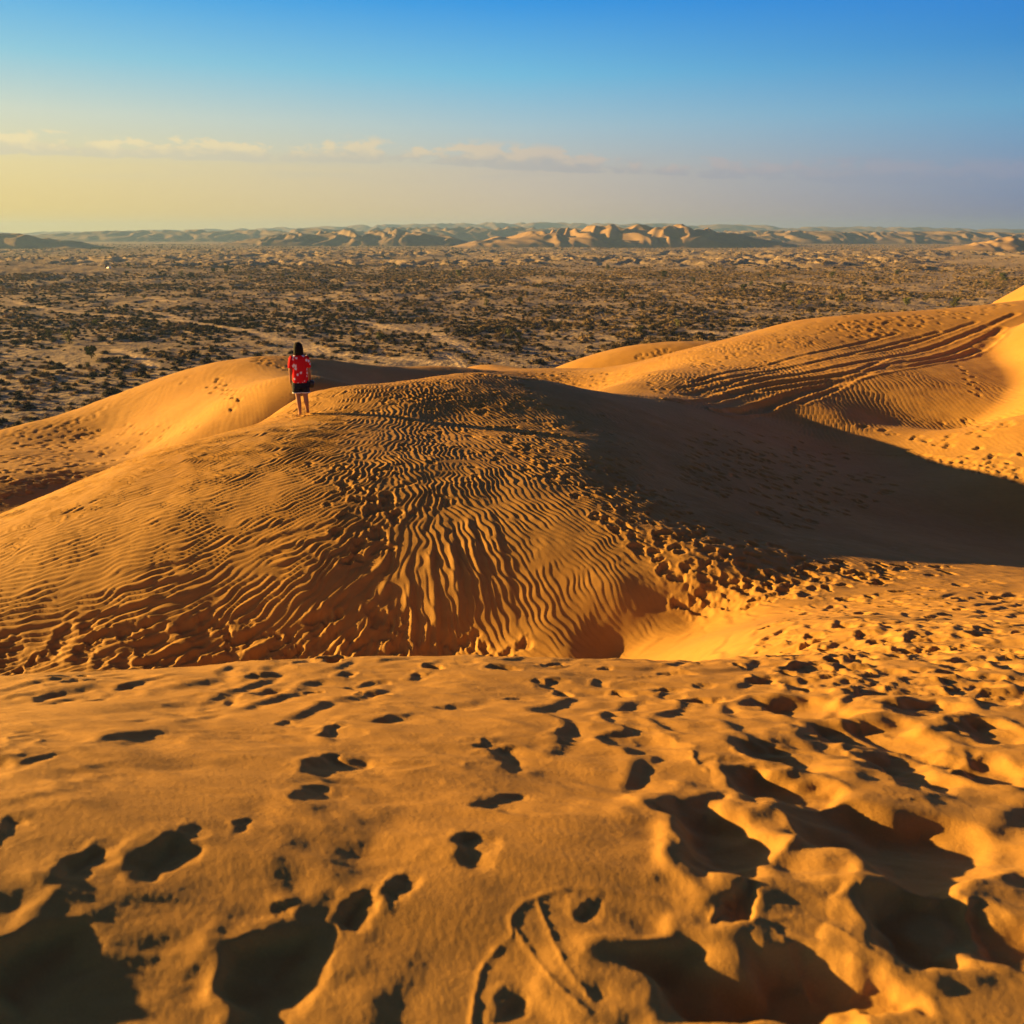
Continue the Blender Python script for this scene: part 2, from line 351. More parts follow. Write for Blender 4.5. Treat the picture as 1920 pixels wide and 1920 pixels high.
def scatter_px(poly, n, smin, smax, dmin, dmax, seed, ymin=1.0):
    g_ = random.Random(seed); k_ = 0; xs = [p[0] for p in poly]; ys = [p[1] for p in poly]
    tries = 0
    while k_ < n and tries < n * 8:
        tries += 1
        u = g_.uniform(min(xs), max(xs)); v = g_.uniform(min(ys), max(ys)); ins = False; j = len(poly) - 1
        for i in range(len(poly)):
            if (ys[i] > v) != (ys[j] > v) and u < (xs[j] - xs[i]) * (v - ys[i]) / (ys[j] - ys[i]) + xs[i]: ins = not ins
            j = i
        if not ins: continue
        cand.append((u, v, g_.uniform(smin, smax), g_.uniform(0.45, 0.8), g_.uniform(0, math.pi), g_.uniform(dmin, dmax), ymin)); k_ += 1
def trail_px(pts, spacing, jitter, smin, smax, dmin, dmax, seed):
    g_ = random.Random(seed); P2 = [hit(*p) for p in pts]; P2 = [p for p in P2 if p is not None]
    side = 1
    for a, b in zip(P2[:-1], P2[1:]):
        d = (b - a)[:2]; L = np.hypot(*d)
        if L < 1e-3 or L > 30: continue
        d = d / L; t = g_.uniform(0, spacing)
        while t < L:
            side = -side; off = side * 0.11 + g_.gauss(0, jitter)
            s_ = g_.uniform(smin, smax)
            marks.append((a[0] + d[0] * t - d[1] * off, a[1] + d[1] * t + d[0] * off, s_, s_ * g_.uniform(.45, .65), math.atan2(d[1], d[0]) + g_.gauss(0, .25), g_.uniform(dmin, dmax), .4))
            t += spacing * g_.uniform(.75, 1.25)
cand = []
scatter_px([(1450,1160),(1560,1120),(1920,1085),(1920,1320),(1500,1290),(1430,1225)], 260, .09, .17, .015, .04, 1)
scatter_px([(0,1262),(900,1238),(1400,1238),(1400,1300),(0,1320)], 20, .05, .12, .01, .02, 2)
scatter_px([(880,760),(1000,730),(1100,850),(1300,960),(1500,1040),(1700,1070),(1600,1100),(1300,1120),(1150,1000),(980,860)], 330, .08, .16, .02, .05, 3)
scatter_px([(1250,1130),(1500,1060),(1900,1060),(1600,1100),(1350,1150)], 90, .08, .17, .03, .06, 4)
scatter_px([(0,1180),(700,1150),(1000,1210),(1000,1228),(0,1262)], 130, .09, .2, .02, .05, 5)
scatter_px([(600,880),(720,880),(760,1020),(640,1060)], 26, .10, .17, .03, .06, 6)
scatter_px([(560,860),(900,800),(950,900),(700,1000)], 50, .07, .13, .015, .035, 61)
scatter_px([(1300,800),(1560,830),(1700,920),(1500,1000),(1280,900)], 230, .10, .18, .03, .06, 7)
scatter_px([(0,840),(180,790),(210,840),(150,900),(0,945)], 170, .12, .2, .03, .06, 8)
scatter_px([(180,790),(380,800),(260,850),(120,900)], 60, .12, .19, .02, .05, 9)
scatter_px([(0,815),(140,780),(200,760),(200,780),(60,830)], 40, .12, .19, .02, .04, 91)
scatter_px([(1280,670),(1560,596),(1700,600),(1600,640),(1300,720)], 170, .12, .2, .02, .05, 10)
scatter_px([(1180,715),(1500,660),(1560,680),(1400,740),(1250,745)], 80, .13, .22, .02, .05, 12)
scatter_px([(1560,596),(1920,560),(1920,575),(1600,640)], 130, .14, .26, .03, .07, 13)
scatter_px([(850,696),(1080,696),(1250,700),(1120,725),(900,708)], 120, .13, .24, .03, .06, 14)
scatter_px([(1600,800),(1920,780),(1920,890),(1750,850)], 40, .12, .24, .03, .07, 15)
scatter_px([(1700,850),(1920,880),(1920,905),(1750,870)], 110, .12, .2, .03, .05, 17)
scatter_px([(1230,655),(1260,655),(1260,672),(1170,676)], 34, .14, .2, .04, .07, 16)
scatter_px([(440,670),(520,672),(600,680),(560,700)], 40, .13, .2, .03, .05, 18)
scatter_px([(800,715),(1000,722),(1000,760),(700,760)], 60, .08, .15, .015, .04, 19)
scatter_px([(700,740),(1100,740),(1200,850),(1300,960),(1000,900),(800,830)], 170, .07, .13, .015, .04, 20)
# resolve candidates to the ground, many rays at once
if cand:
    cu = np.array([c[0] for c in cand]); cvv = np.array([c[1] for c in cand])
    a = (cu - 960) / F; b = (960 - cvv) / F; dx = a; dyy = math.cos(PITCH) + b * math.sin(PITCH); dz = -math.sin(PITCH) + b * math.cos(PITCH)
    ys = np.exp(np.linspace(math.log(3.0), math.log(70.0), 150)); t = ys[None] / dyy[:, None]
    diff = dz[:, None] * t - base(dx[:, None] * t, np.broadcast_to(ys[None], t.shape).copy())
    i = np.argmax(diff < 0, 1)
    for k_, c in enumerate(cand):
        if i[k_] < 1: continue
        f = diff[k_, i[k_] - 1] / (diff[k_, i[k_] - 1] - diff[k_, i[k_]]); yy = ys[i[k_] - 1] + f * (ys[i[k_]] - ys[i[k_] - 1])
        marks.append((a[k_] * yy / dyy[k_], yy, c[2], c[2] * c[3], c[4], c[5], .4))
trail_px([(1830,740),(1815,700),(1800,690),(1780,684)], .45, .05, .15, .2, .04, .07, 31)
trail_px([(1160,700),(1260,670),(1380,640)], .5, .05, .14, .2, .03, .06, 32)
trail_px([(1290,690),(1420,650),(1560,620),(1700,600),(1900,572)], .45, .08, .15, .22, .04, .07, 33)
trail_px([(0,820),(140,788),(200,768)], .5, .06, .14, .2, .03, .05, 34)
trail_px([(330,725),(385,690),(440,672),(490,668)], .5, .05, .12, .18, .02, .04, 35)
trail_px([(400,712),(425,730),(440,748),(450,765)], .35, .12, .14, .22, .04, .07, 36)
trail_px([(640,900),(700,940),(720,990),(690,1040)], .3, .06, .12, .17, .03, .05, 37)
trail_px([(520,776),(560,781),(600,772),(660,768),(720,772)], .3, .05, .10, .14, .02, .035, 38)

# wheel ruts on the right dune: column/row polylines, half width m, depth m
ruts = [
 ([(1290,742),(1420,712),(1560,690),(1680,668),(1780,640),(1860,608),(1905,588)], .18, .065),
 ([(1280,728),(1400,702),(1520,680),(1640,660),(1740,635),(1830,603)], .14, .05),
 ([(1260,752),(1400,728),(1500,712),(1590,700),(1660,690),(1760,668),(1830,645),(1880,615)], .2, .085),
 ([(1350,772),(1480,742),(1580,712),(1640,696),(1740,682),(1820,662),(1870,632)], .24, .10),
 ([(1280,740),(1440,700),(1560,672),(1660,648),(1760,622)], .14, .05),
 ([(1400,735),(1500,725),(1600,700),(1660,672)], .14, .055),
 ([(1500,756),(1580,724),(1640,690),(1700,676)], .14, .05),
 ([(1300,716),(1420,688),(1560,655),(1680,625)], .15, .05),
]
rut_xy = [([hit(*p)[:2] for p in pts], w_, d_) for pts, w_, d_ in ruts]
ridges = [  # thin crests of pushed-up sand close to the lens
 ([(884,1919),(890,1860),(905,1805),(935,1775),(962,1762),(955,1722),(985,1693),(1070,1668),(1150,1678),(1240,1688),(1330,1700)], .0065, .0036),
 ([(962,1745),(1000,1795),(1045,1860),(1100,1908)], .0055, .003),
 ([(1008,1698),(1030,1755),(1060,1825),(1108,1885)], .0055, .003),
 ([(1240,1688),(1330,1712),(1420,1742),(1500,1722),(1560,1748),(1620,1800),(1700,1850)], .0065, .0034),
 ([(1440,1742),(1480,1790),(1520,1850)], .0055, .003),
 ([(1298,1415),(1300,1432),(1325,1448)], .010, .006),
 ([(1375,1412),(1400,1430),(1450,1442),(1500,1450)], .012, .008),
 ([(1260,1560),(1300,1610),(1420,1625),(1480,1590),(1520,1540),(1590,1535)], .03, .015),
 ([(1560,1660),(1700,1658),(1850,1650),(1919,1620)], .03, .015),
 ([(1395,1465),(1500,1445),(1600,1460)], .03, .014),
]
ridge_xy = [([hit(*p)[:2] for p in pts], w_, d_) for pts, w_, d_ in ridges]

def seg_dist(x, y, pts):
    """distance to a smoothed polyline"""
    P2 = np.array(pts, float)
    for _ in range(2):                        # Chaikin
        q = [P2[0]]
        for a, b in zip(P2[:-1], P2[1:]): q += [a * .75 + b * .25, a * .25 + b * .75]
        q.append(P2[-1]); P2 = np.array(q)
    best = np.full(x.shape, 1e9); 
    for a, b in zip(P2[:-1], P2[1:]):
        d = b - a; L2 = max(d @ d, 1e-9); t = np.clip(((x - a[0]) * d[0] + (y - a[1]) * d[1]) / L2, 0, 1)
        best = np.minimum(best, (x - a[0] - t * d[0]) ** 2 + (y - a[1] - t * d[1]) ** 2)
    return np.sqrt(best)

def apply_marks(X_, Y_, Zd, th, rad):
    """press the marks into the displacement array; th (cols) and rad (rows) give the window"""
    A0 = np.zeros_like(Zd); R0 = np.zeros_like(Zd)
    for (mx, my, a, b, ang, dep, rim) in marks:
        r = math.hypot(mx, my); t = math.atan2(mx, my); ext = max(a, b) * 2.4 + .01
        i0, i1 = np.searchsorted(rad, [r - ext, r + ext]); j0, j1 = np.searchsorted(th, [t - ext / r, t + ext / r])
        if i1 - i0 < 2 or j1 - j0 < 2: continue
        x = X_[i0:i1, j0:j1] - mx; y = Y_[i0:i1, j0:j1] - my
        x0_, y0_ = x, y; e_ = math.sqrt(a * b)
        x = x + .42 * e_ * perlin(x0_ / e_ * .8 + mx * 7, y0_ / e_ * .8 + my * 3, 12) + .16 * e_ * perlin(x0_ / e_ * 2.2 + mx, y0_ / e_ * 2.2 + my, 13); y = y + .42 * e_ * perlin(x0_ / e_ * .8 + my * 7, y0_ / e_ * .8 - mx * 3, 14) + .16 * e_ * perlin(x0_ / e_ * 2.2 + my, y0_ / e_ * 2.2, 15)
        c, s = math.cos(ang), math.sin(ang)
        p = (x * c + y * s) / a; q = (-x * s + y * c) / b
        if a < .02: continue
        wob = 0.10 * perlin(x / a * .9 + mx * 9, y / a * .9 + my * 9, 3) + .05 * perlin(x / a * 2.3 + my * 9, y / a * 2.3 + mx * 5, 8)
        d = np.sqrt(p * p + q * q) * (1 + wob * 1.6)
        gx_, gy_ = to_sun[0] / .986, to_sun[1] / .986
        ext_s = math.sqrt((a * (gx_ * c + gy_ * s)) ** 2 + (b * (-gx_ * s + gy_ * c)) ** 2)
        sl = np.clip((x * gx_ + y * gy_) / ext_s, -1, 1)         # +1 at the wall towards the sun
        if rim < 0:   # wind-drifted hollow: sharp lip towards the sun, floor ramping up away from it
            bowl = -(1 - ss(.40, 1.08, d)) * np.clip(.36 + .66 * sl, 0, 1) * .8
            rimf = .20 * np.exp(-((d - 1.10) / .38) ** 2) * np.clip(sl + .1, 0, 1)
        else:
            bowl = -(1 - ss(.40, 1.05, d)) * (.78 + .28 * sl)
            rimf = rim * .8 * np.exp(-((d - 1.2) / .28) ** 2) * (.55 + .3 * sl)
        W0 = A0[i0:i1, j0:j1]; W1 = R0[i0:i1, j0:j1]
        np.minimum(W0, dep * bowl, out=W0); np.maximum(W1 * (1 + .9 * bowl), dep * rimf * (1 + bowl), out=W1)
    Zd += A0 + R0
def apply_lines(X_, Y_, Zd, lines, rut):
    A0 = np.zeros_like(Zd); R0 = np.zeros_like(Zd)
    for pts, w_, d_ in lines:
        P2 = np.array(pts); m = (X_ > P2[:, 0].min() - 4 * w_) & (X_ < P2[:, 0].max() + 4 * w_) & (Y_ > P2[:, 1].min() - 4 * w_) & (Y_ < P2[:, 1].max() + 4 * w_)
        if not m.any(): continue
        x = X_[m]; y = Y_[m]; xx = x + w_ * .5 * perlin(x / w_ * .35, y / w_ * .35, 2); d = seg_dist(xx, y, pts) / w_
        var = .75 + .4 * perlin(x / w_ * .2, y / w_ * .2, 4)
        if rut:
            gr = np.exp(-d ** 4); A0[m] = np.minimum(A0[m], -d_ * var * gr); R0[m] = np.maximum(R0[m] * (1 - gr), d_ * var * .45 * np.exp(-((d - 1.55) / .38) ** 2))
        else: R0[m] = np.maximum(R0[m], d_ * var * np.exp(-np.abs(d) ** 1.6))
    Zd += A0 + R0

def cols(core, step, wing, nw=26):
    c = np.arange(-core, core + step / 2, step); wv = core + (wing - core) * np.linspace(0, 1, nw + 1)[1:] ** 1.8
    return np.radians(np.r_[-wv[::-1], c, wv])
def polar(th, rad):
    X_ = rad[:, None] * np.sin(th)[None]; Y_ = rad[:, None] * np.cos(th)[None]; return X_, Y_

rip = Ripples(-34, 34, 5, 64, 0.25, ang_main, lam_main, 4)
rip_far = None
rip_big = Ripples(-14, 14, 8, 20, 0.62, lambda x, y: ang_main(x, y) - .25 + .5 * perlin(x * .8, y * .8, 77), lambda x, y: .34 + 0 * x, 6)

# -- near brow
th1 = cols(38.5, .105, 150); r1 = np.r_[np.geomspace(.3, .95, 14)[:-1], np.exp(np.arange(math.log(.95), math.log(6.2), .0046)), 6.2]
X1, Y1 = polar(th1, r1); Z1 = base(X1, Y1)
cS, sS = to_sun[0] / math.hypot(*to_sun[:2]), to_sun[1] / math.hypot(*to_sun[:2])
def wind(x, y):   # coordinates along and across the wind
    return x * cS + y * sS, -x * sS + y * cS
lips = Ripples(-5, 9, .6, 9, .34, lambda x, y: -.35 + 1.5 * perlin(x * .8, y * .8, 131) + .8 * perlin(x * 2, y * 2, 132), lambda x, y: .30 + .12 * perlin(x * .7, y * .7, 133), 12)
def brow_lips(x, y, dens):
    p_, a_ = lips(x + .10 * perlin(x * 2.4, y * 2.4, 134), y + .10 * perlin(x * 2.4, y * 2.4, 135))
    return (.0040 + .0038 * ss(1.8, 3.2, np.hypot(x, y) + .5 * x)) * wave(p_, .95) * ss(.1, .5, a_) * ss(.05 - dens, .55 - dens, fbm(x * 1.3, y * 1.3, 136, 2) * 1.6)
def brow_relief(x, y):
    al, ac = wind(x, y)
    a = fbm(al * 2.1 + .35 * perlin(x * 2, y * 2, 31), ac * 4.6, 32, 3)
    m = .019 * a
    r_ = 1 - np.abs(fbm(x * 2.4 + .3 * perlin(x * 3, y * 3, 4), y * 3.8, 40, 3)) * 2.6      # crisp small lips
    m += .009 * np.clip(r_, 0, 1) ** 3 * ss(0, .5, perlin(x * .9, y * .9, 6))
    m += .030 * fbm(x * .9, y * 1.1, 50, 2)
    # fine scour lines, stronger in patches
    pt = ss(-.05, .45, perlin(x * 2.2 + 4, y * 2.2, 60))
    m += (.0016 + .0018 * ss(1.6, 2.6, y)) * fbm(al * 7 + ac * 4, ac * 30 - al * 9, 61, 3) * (.3 + pt)
    m += .006 * fbm(al * 4, ac * 11 - al * 2, 63, 2) * pt
    m += .0007 * fbm(x * 60, y * 60, 62, 2)
    return m
D1 = brow_relief(X1, Y1) + brow_lips(X1, Y1, -.25 + .85 * ss(.3, 1.6, X1) + .55 * ss(2.4, 3.6, Y1))
apply_marks(X1, Y1, D1, th1, r1)
apply_lines(X1, Y1, D1, ridge_xy, False)
# -- middle: large dune, hollow, right shoulder
th2 = cols(34.5, .074, 150); r2 = np.r_[np.exp(np.arange(math.log(6.2), math.log(27), .0021)), 27.0]
X2, Y2 = polar(th2, r2); Z2 = base(X2, Y2); RR = np.hypot(X2, Y2)
wx_ = .075 * perlin(X2 * 3, Y2 * 3, 91); wy_ = .075 * perlin(X2 * 3, Y2 * 3, 92)
ph, am = rip(X2 + wx_, Y2 + wy_)
zone = np.ones_like(X2)
# smooth slip slope beside the hollow, and no ripples on the near right shoulder
ps = px(1330, 1190, 9.6); slip = np.exp(-(((X2 - ps[0]) / 1.1) ** 2 + ((Y2 - ps[1]) / 1.0) ** 2) ** 1.5)
pr_line = Y2 - (12.8 - .1 * (X2 - 4))
right_sh = ss(.9, -.3, pr_line) * ss(1.0, 2.6, X2)
zone *= (1 - slip) * (1 - .75 * right_sh) * ss(8.3, 9.5, RR)
shade_calm = ss(2.0, 7.5, X2) * ss(13.5, 16, Y2)
ampl = (.0082 + .0022 * ss(-1.5, -4, X2) + .0034 * ss(14.5, 11.0, RR) * ss(.5, -1.5, X2)) * (1 - .35 * ss(14.5, 12, RR) * ss(-2.5, -1.0, X2)) * (1 - .45 * ss(12.5, 10.8, RR) * ss(-.2, 1.0, X2)) * (1 + .25 * ss(14, 17, RR) * ss(-.5, -3, X2)) * (1 - .35 * shade_calm) * (.45 + .9 * ss(-.5, .5, fbm(X2 * .9, Y2 * .9, 71, 3))) * ss(.12, .5, am) * (1 - .5 * ss(20, 26, RR))
D2 = zone * ampl * wave(ph)
phb, amb = rip_big(X2, Y2)
lowface = ss(14.3, 11.6, RR) * ss(.6, -1.5, X2) 
D2 += zone * .034 * lowface * wave(phb, .9) * ss(.15, .6, amb) * ss(-.5, .35, fbm(X2 * .9, Y2 * .9, 73, 2))
D2 += zone * .018 * fbm(X2 * 1.6, Y2 * 1.6, 74, 3) * (1 - .5 * shade_calm) + .05 * fbm(X2 * .35, Y2 * .35, 75, 2) * ss(7, 10, RR)
D2 += 1.5 * brow_lips(X2, Y2, .6) * right_sh * (1 - slip)
D2 += brow_relief(X2, Y2) * .9 * right_sh * (1 - slip) + brow_relief(X2, Y2) * ss(9, 6.2, RR)
apply_marks(X2, Y2, D2, th2, r2)
# -- back: left dune, flats, right dune, down to the plain
th3 = cols(33.0, .095, 150); r3 = np.r_[np.exp(np.arange(math.log(27), math.log(62), .0028)), np.geomspace(62, 125, 46)]
X3, Y3 = polar(th3, r3); Z3 = base(X3, Y3); RR3 = np.hypot(X3, Y3)
ph, am = rip(X3, Y3)
D3 = .0150 * wave(ph) * ss(.12, .5, am) * ss(56, 44, RR3) * (.35 + .9 * ss(-.3, .4, fbm(X3 * .3, Y3 * .3, 81, 2)))
fx, fy = px(1900, 690, 34)[:2]; calm = np.exp(-(((X3 - fx - 1) / 3.2) ** 2 + ((Y3 - fy) / 9) ** 2) ** 2); D3 *= 1 - .9 * calm
fx, fy = px(290, 775, 30.5)[:2]; calm = np.exp(-(((X3 - fx) / 3.2) ** 2 + ((Y3 - fy) / 4.0) ** 2) ** 2); D3 *= 1 - .6 * calm
D3 += .05 * fbm(X3 * .3, Y3 * .3, 82, 3) * ss(27, 31, RR3) + .012 * fbm(X3 * 1.5, Y3 * 1.5, 83, 2)
D3 += .05 * fbm(X2[-1:] * .35 if False else X3 * .35, Y3 * .35, 75, 2) * ss(31, 27, RR3)
apply_marks(X3, Y3, D3, th3, r3)
apply_lines(X3, Y3, D3, rut_xy, True)
P1 = np.stack([X1, Y1, Z1 + D1], -1); P2_ = np.stack([X2, Y2, Z2 + D2], -1); P3_ = np.stack([X3, Y3, Z3 + D3], -1)
def snap(fine, fth, coarse, cth):      # make the seams watertight
    for k_ in range(3): fine[:, k_] = np.interp(fth, cth, coarse[:, k_])
snap(P2_[0], th2, P1[-1], th1); snap(P2_[-1], th2, P3_[0], th3)

# ------------------------------------------------------------------ sand materials
def sand_material(name, col_a, col_b, fine=1.0, far=False):
    m, t, b = new_mat(name)
    tc_ = t.node('ShaderNodeTexCoord').outputs['Object']
    n_a = t.noise(tc_, 0.35 if not far else 0.02, 4, .55); n_b = t.noise(tc_, 480.0 * fine, 3, .75); n_c = t.noise(tc_, 6.0 * fine, 4, .6)
    base_c = t.mix(t.mrange(n_a, .3, .7), col_a + (1,), col_b + (1,))
    base_c = t.mix(t.mrange(n_c, .25, .8, 0, .35), base_c, tuple(c * .72 for c in col_a) + (1,))
    base_c = t.mix(t.mrange(n_b, .45, .7, 0, .6), base_c, tuple(min(1, c * 1.5) for c in col_b) + (1,))
    t.l.new(base_c, b.inputs['Base Color']); b.inputs['Roughness'].default_value = .82
    b.inputs['Specular IOR Level'].default_value = .22
    bp = t.node('ShaderNodeBump'); bp.inputs['Strength'].default_value = .55; bp.inputs['Distance'].default_value = .0022 / max(fine, .2)
    t.inp(bp.inputs['Height'], t.math('ADD', t.noise(tc_, 420 * fine, 3, .65), t.math('MULTIPLY', t.noise(tc_, 60 * fine, 3, .6), 1.6)))
    t.l.new(bp.outputs[0], b.inputs['Normal'])
    return m
M_sand = sand_material('orange dune sand', (.45, .218, .044), (.53, .272, .060))
o1 = grid_mesh('near_dune', P1, M_sand, flip=True); tag(o1, kind='structure')
o2 = grid_mesh('rippled_dune', P2_, M_sand, flip=True); tag(o2, kind='structure')
o3 = grid_mesh('far_dunes', P3_, M_sand, flip=True); tag(o3, kind='structure')

# ------------------------------------------------------------------ the desert plain
tmax = np.full(721, -9.0); tt = np.radians(np.linspace(-36, 36, 721))
for Pm, th in ((P1, th1), (P2_, th2), (P3_, th3)):
    tm = (Pm[:, :, 2] / np.hypot(Pm[:, :, 0], Pm[:, :, 1])).max(0); tmax = np.maximum(tmax, np.interp(tt, th, tm))
def visible(x, y, z): return z / np.hypot(x, y) > np.interp(np.arctan2(x, y), tt, tmax) - .002
ZP = -30.0
def bump_dune(x, y, cx, cy, wx, wy, h): return h * np.exp(-((x - cx) / wx) ** 2 - ((y - cy) / wy) ** 2)
def plain_z(x, y):
    r = np.hypot(x, y)
    z = ZP + .45 * fbm(x / 9, y / 9, 101, 3) + 1.1 * fbm(x / 45, y / 45, 102, 3)
    hm = ss(760, 980, r) * ss(2600, 1500, r)                 # field of bare sand hummocks
    bl = 1 - np.abs(fbm(x / 36 + .6 * perlin(x / 50, y / 50, 7), y / 62, 103, 3)) * 2.2
    z = z + hm * 6.0 * np.clip(bl, 0, 1) ** 1.6 * ss(-.4, .2, perlin(x / 260, y / 400, 104))
    hm2 = ss(330, 500, r) * ss(900, 600, r)
    z = z + hm2 * .9 * np.clip(1 - np.abs(fbm(x / 22, y / 30, 105, 2)) * 2.2, 0, 1)
    z = z + bump_dune(x, y, -495, 690, 200, 95, 13) + bump_dune(x, y, 640, 960, 120, 110, 17) + bump_dune(x, y, 600, 820, 90, 60, 8)
    return z
def hit_plain(u, v):
    d = ray(u, v); Yd = -30 / d[2] * d[1]
    for _ in range(8):
        p = d * (Yd / d[1]); z = float(plain_z(np.array([p[0]]), np.array([p[1]]))[0]); Yd = z / d[2] * d[1]
    p = d * (Yd / d[1]); p[2] = float(plain_z(np.array([p[0]]), np.array([p[1]]))[0]); return p
th4 = cols(33.0, .105, 88, 30); r4 = np.r_[np.exp(np.arange(math.log(100), math.log(2700), .0068)), np.geomspace(2750, 30000, 30)]
X4, Y4 = polar(th4, r4); Z4 = plain_z(X4, Y4)
tracks = [  # vehicle tracks across the plain: column/row, half width m
 ([(0,560),(30,567),(90,580),(150,588),(240,594),(330,600),(420,614),(500,630),(560,646),(590,662)], 1.7),
 ([(250,578),(300,588),(345,598)], 1.3),
 ([(210,655),(250,665),(290,688)], 1.3),
 ([(640,600),(690,604),(735,618),(800,622),(840,640),(880,660)], 1.8),
 ([(640,665),(760,672),(840,688),(880,697)], 1.6),
 ([(835,662),(850,672),(865,690)], 1.3),
 ([(190,550),(230,556),(290,560),(330,566)], 1.6),
 ([(560,560),(640,566),(700,562)], 2.4), ([(1040,600),(1100,606),(1180,612)], 2.0), ([(1300,622),(1380,628),(1420,620)], 2.2),
 ([(560,640),(600,652),(610,660)], 1.5), ([(120,552),(160,549),(205,552)], 2.5),
]
trk = [([hit_plain(*p)[:2] for p in pts], w_) for pts, w_ in tracks]
clear = np.full(X4.shape, 9e9)
trk = [(p_, w_ * 1.05) for p_, w_ in trk]
for pts, w_ in trk:
    Q2 = np.array(pts); m = (X4 > Q2[:, 0].min() - 15) & (X4 < Q2[:, 0].max() + 15) & (Y4 > Q2[:, 1].min() - 15) & (Y4 < Q2[:, 1].max() + 15)
    if not m.any(): continue
    d = seg_dist(X4[m], Y4[m], pts); clear[m] = np.minimum(clear[m], d / w_)
    Z4[m] -= .12 * np.exp(-((d - .8) / .35) ** 2)
m, t, b = new_mat('plain sand'); M_plain = m
tc_ = t.node('ShaderNodeTexCoord').outputs['Object']
at = t.node('ShaderNodeAttribute'); at.attribute_name = 'track'
n_big = t.noise(tc_, .012, 4, .55); n_mid = t.noise(tc_, .16, 4, .6); n_sm = t.noise(tc_, 1.1, 3, .6)
c_ = t.mix(t.mrange(n_big, .35, .65), (.34, .24, .155, 1), (.45, .32, .20, 1))
c_ = t.mix(t.mrange(n_mid, .46, .68, 0, .5), c_, (.15, .105, .072, 1))
c_ = t.mix(t.mrange(n_sm, .5, .7, 0, .4), c_, (.24, .17, .11, 1))
c_ = t.mix(at.outputs['Fac'], c_, (.60, .42, .25, 1))
t.l.new(c_, b.inputs['Base Color']); b.inputs['Roughness'].default_value = .9; b.inputs['Specular IOR Level'].default_value = .1
bp = t.node('ShaderNodeBump'); bp.inputs['Strength'].default_value = .8; bp.inputs['Distance'].default_value = .9
t.inp(bp.inputs['Height'], t.noise(tc_, .5, 4, .6)); t.l.new(bp.outputs[0], b.inputs['Normal'])
trk_attr = np.clip(1.25 - clear, 0, 1) ** .6
tag(grid_mesh('desert_plain', np.stack([X4, Y4, Z4], -1), M_plain, {'track': trk_attr}, flip=True), kind='structure')

# ------------------------------------------------------------------ far dune ranges
M_far2 = sand_material('darkened far dune sand', (.20, .135, .09), (.30, .20, .12), .05, True)  # sand colour lowered so the farthest ranges read darker and hazier
M_far = sand_material('far dune sand', (.33, .20, .10), (.42, .26, .125), .05, True)
def dune_range(name, Yc, dep, prof, lump, nx, ny, seed, amp=.5, shrink=1.0):
    us = np.array([p[0] for p in prof], float); vs = np.array([p[1] for p in prof], float)
    uu = np.linspace(us[0], us[-1], nx); vv = np.interp(uu, us, vs)
    kn = np.convolve(np.pad(vv, 6, 'edge'), np.ones(13) / 13, 'valid'); vv = kn
    dirs = np.stack([(uu - 960) / F, math.cos(PITCH) + (960 - vv) / F * math.sin(PITCH), -math.sin(PITCH) + (960 - vv) / F * math.cos(PITCH)], 0)
    xs = dirs[0] / dirs[1] * Yc; H = np.maximum(dirs[2] / dirs[1] * Yc - ZP, 0)
    yy = np.linspace(-1, 1, ny); Xg = np.broadcast_to(xs[None], (ny, nx)).copy(); Yg = Yc + yy[:, None] * dep + 0 * Xg
    q = yy[:, None] + .22 * fbm(Xg / (lump * 3), Yg / (lump * 3), seed, 2)
    env = np.clip(1 - np.abs(q) ** 1.7, 0, 1) * ss(1, .8, np.abs(yy))[:, None]
    wx = Xg + .5 * lump * perlin(Xg / lump * .6, Yg / lump * .6, seed + 1)
    b1 = 1 - np.sqrt(fbm(wx / lump * .8 + .35 * Yg / lump, Yg / lump * .5 - .1 * Xg / lump, seed + 2, 2) ** 2 + .003) * 2.2
    b2 = 1 - np.sqrt(fbm(wx / lump * 2.0, Yg / lump * 1.3, seed + 3, 1) ** 2 + .01) * 2.0
    h = H[None] * env * (1 - amp + amp * (.78 * np.clip(b1, -.3, 1) + .34 * np.clip(b2, -.3, 1))) * 1.06
    o = grid_mesh(name, np.stack([Xg, Yg, ZP - 1.5 + h * shrink], -1), M_far2 if Yc > 2500 else M_far, flip=False); tag(o, kind='structure'); return o
dune_range('dune_range', 2350, 170, [(835,464),(900,448),(980,434),(1060,426),(1130,421),(1200,417),(1280,420),(1340,428),(1400,440),(1460,452),(1540,466)], 85, 330, 120, 200, .55)
dune_range('dune_range', 2700, 190, [(380,462),(480,446),(560,434),(660,428),(760,428),(830,438),(900,458)], 70, 240, 90, 210, .6)
dune_range('dune_range', 2100, 110, [(-260,448),(-60,438),(40,437),(100,443),(190,462)], 70, 160, 70, 220, .35)
dune_range('dune_range', 1750, 90, [(1720,474),(1790,458),(1850,450),(1900,440),(1980,434),(2200,440)], 60, 160, 70, 230, .5)
dune_range('dune_range', 3300, 190, [(1280,452),(1380,436),(1480,431),(1600,434),(1700,433),(1800,432),(1920,436),(2200,440)], 80, 340, 90, 240, .5)
dune_range('dune_range', 4300, 260, [(-400,438),(60,440),(150,434),(260,431),(400,430),(520,430),(700,426),(860,424),(1000,424),(1200,430),(1500,432),(2300,436)], 110, 620, 90, 250, .45)
dune_range('dune_range', 7500, 420, [(-400,438),(100,434),(330,430),(500,427),(700,421),(830,419),(960,416),(1150,419),(1330,420),(1500,423),(1700,425),(1920,430),(2300,432)], 240, 620, 70, 260, .3)

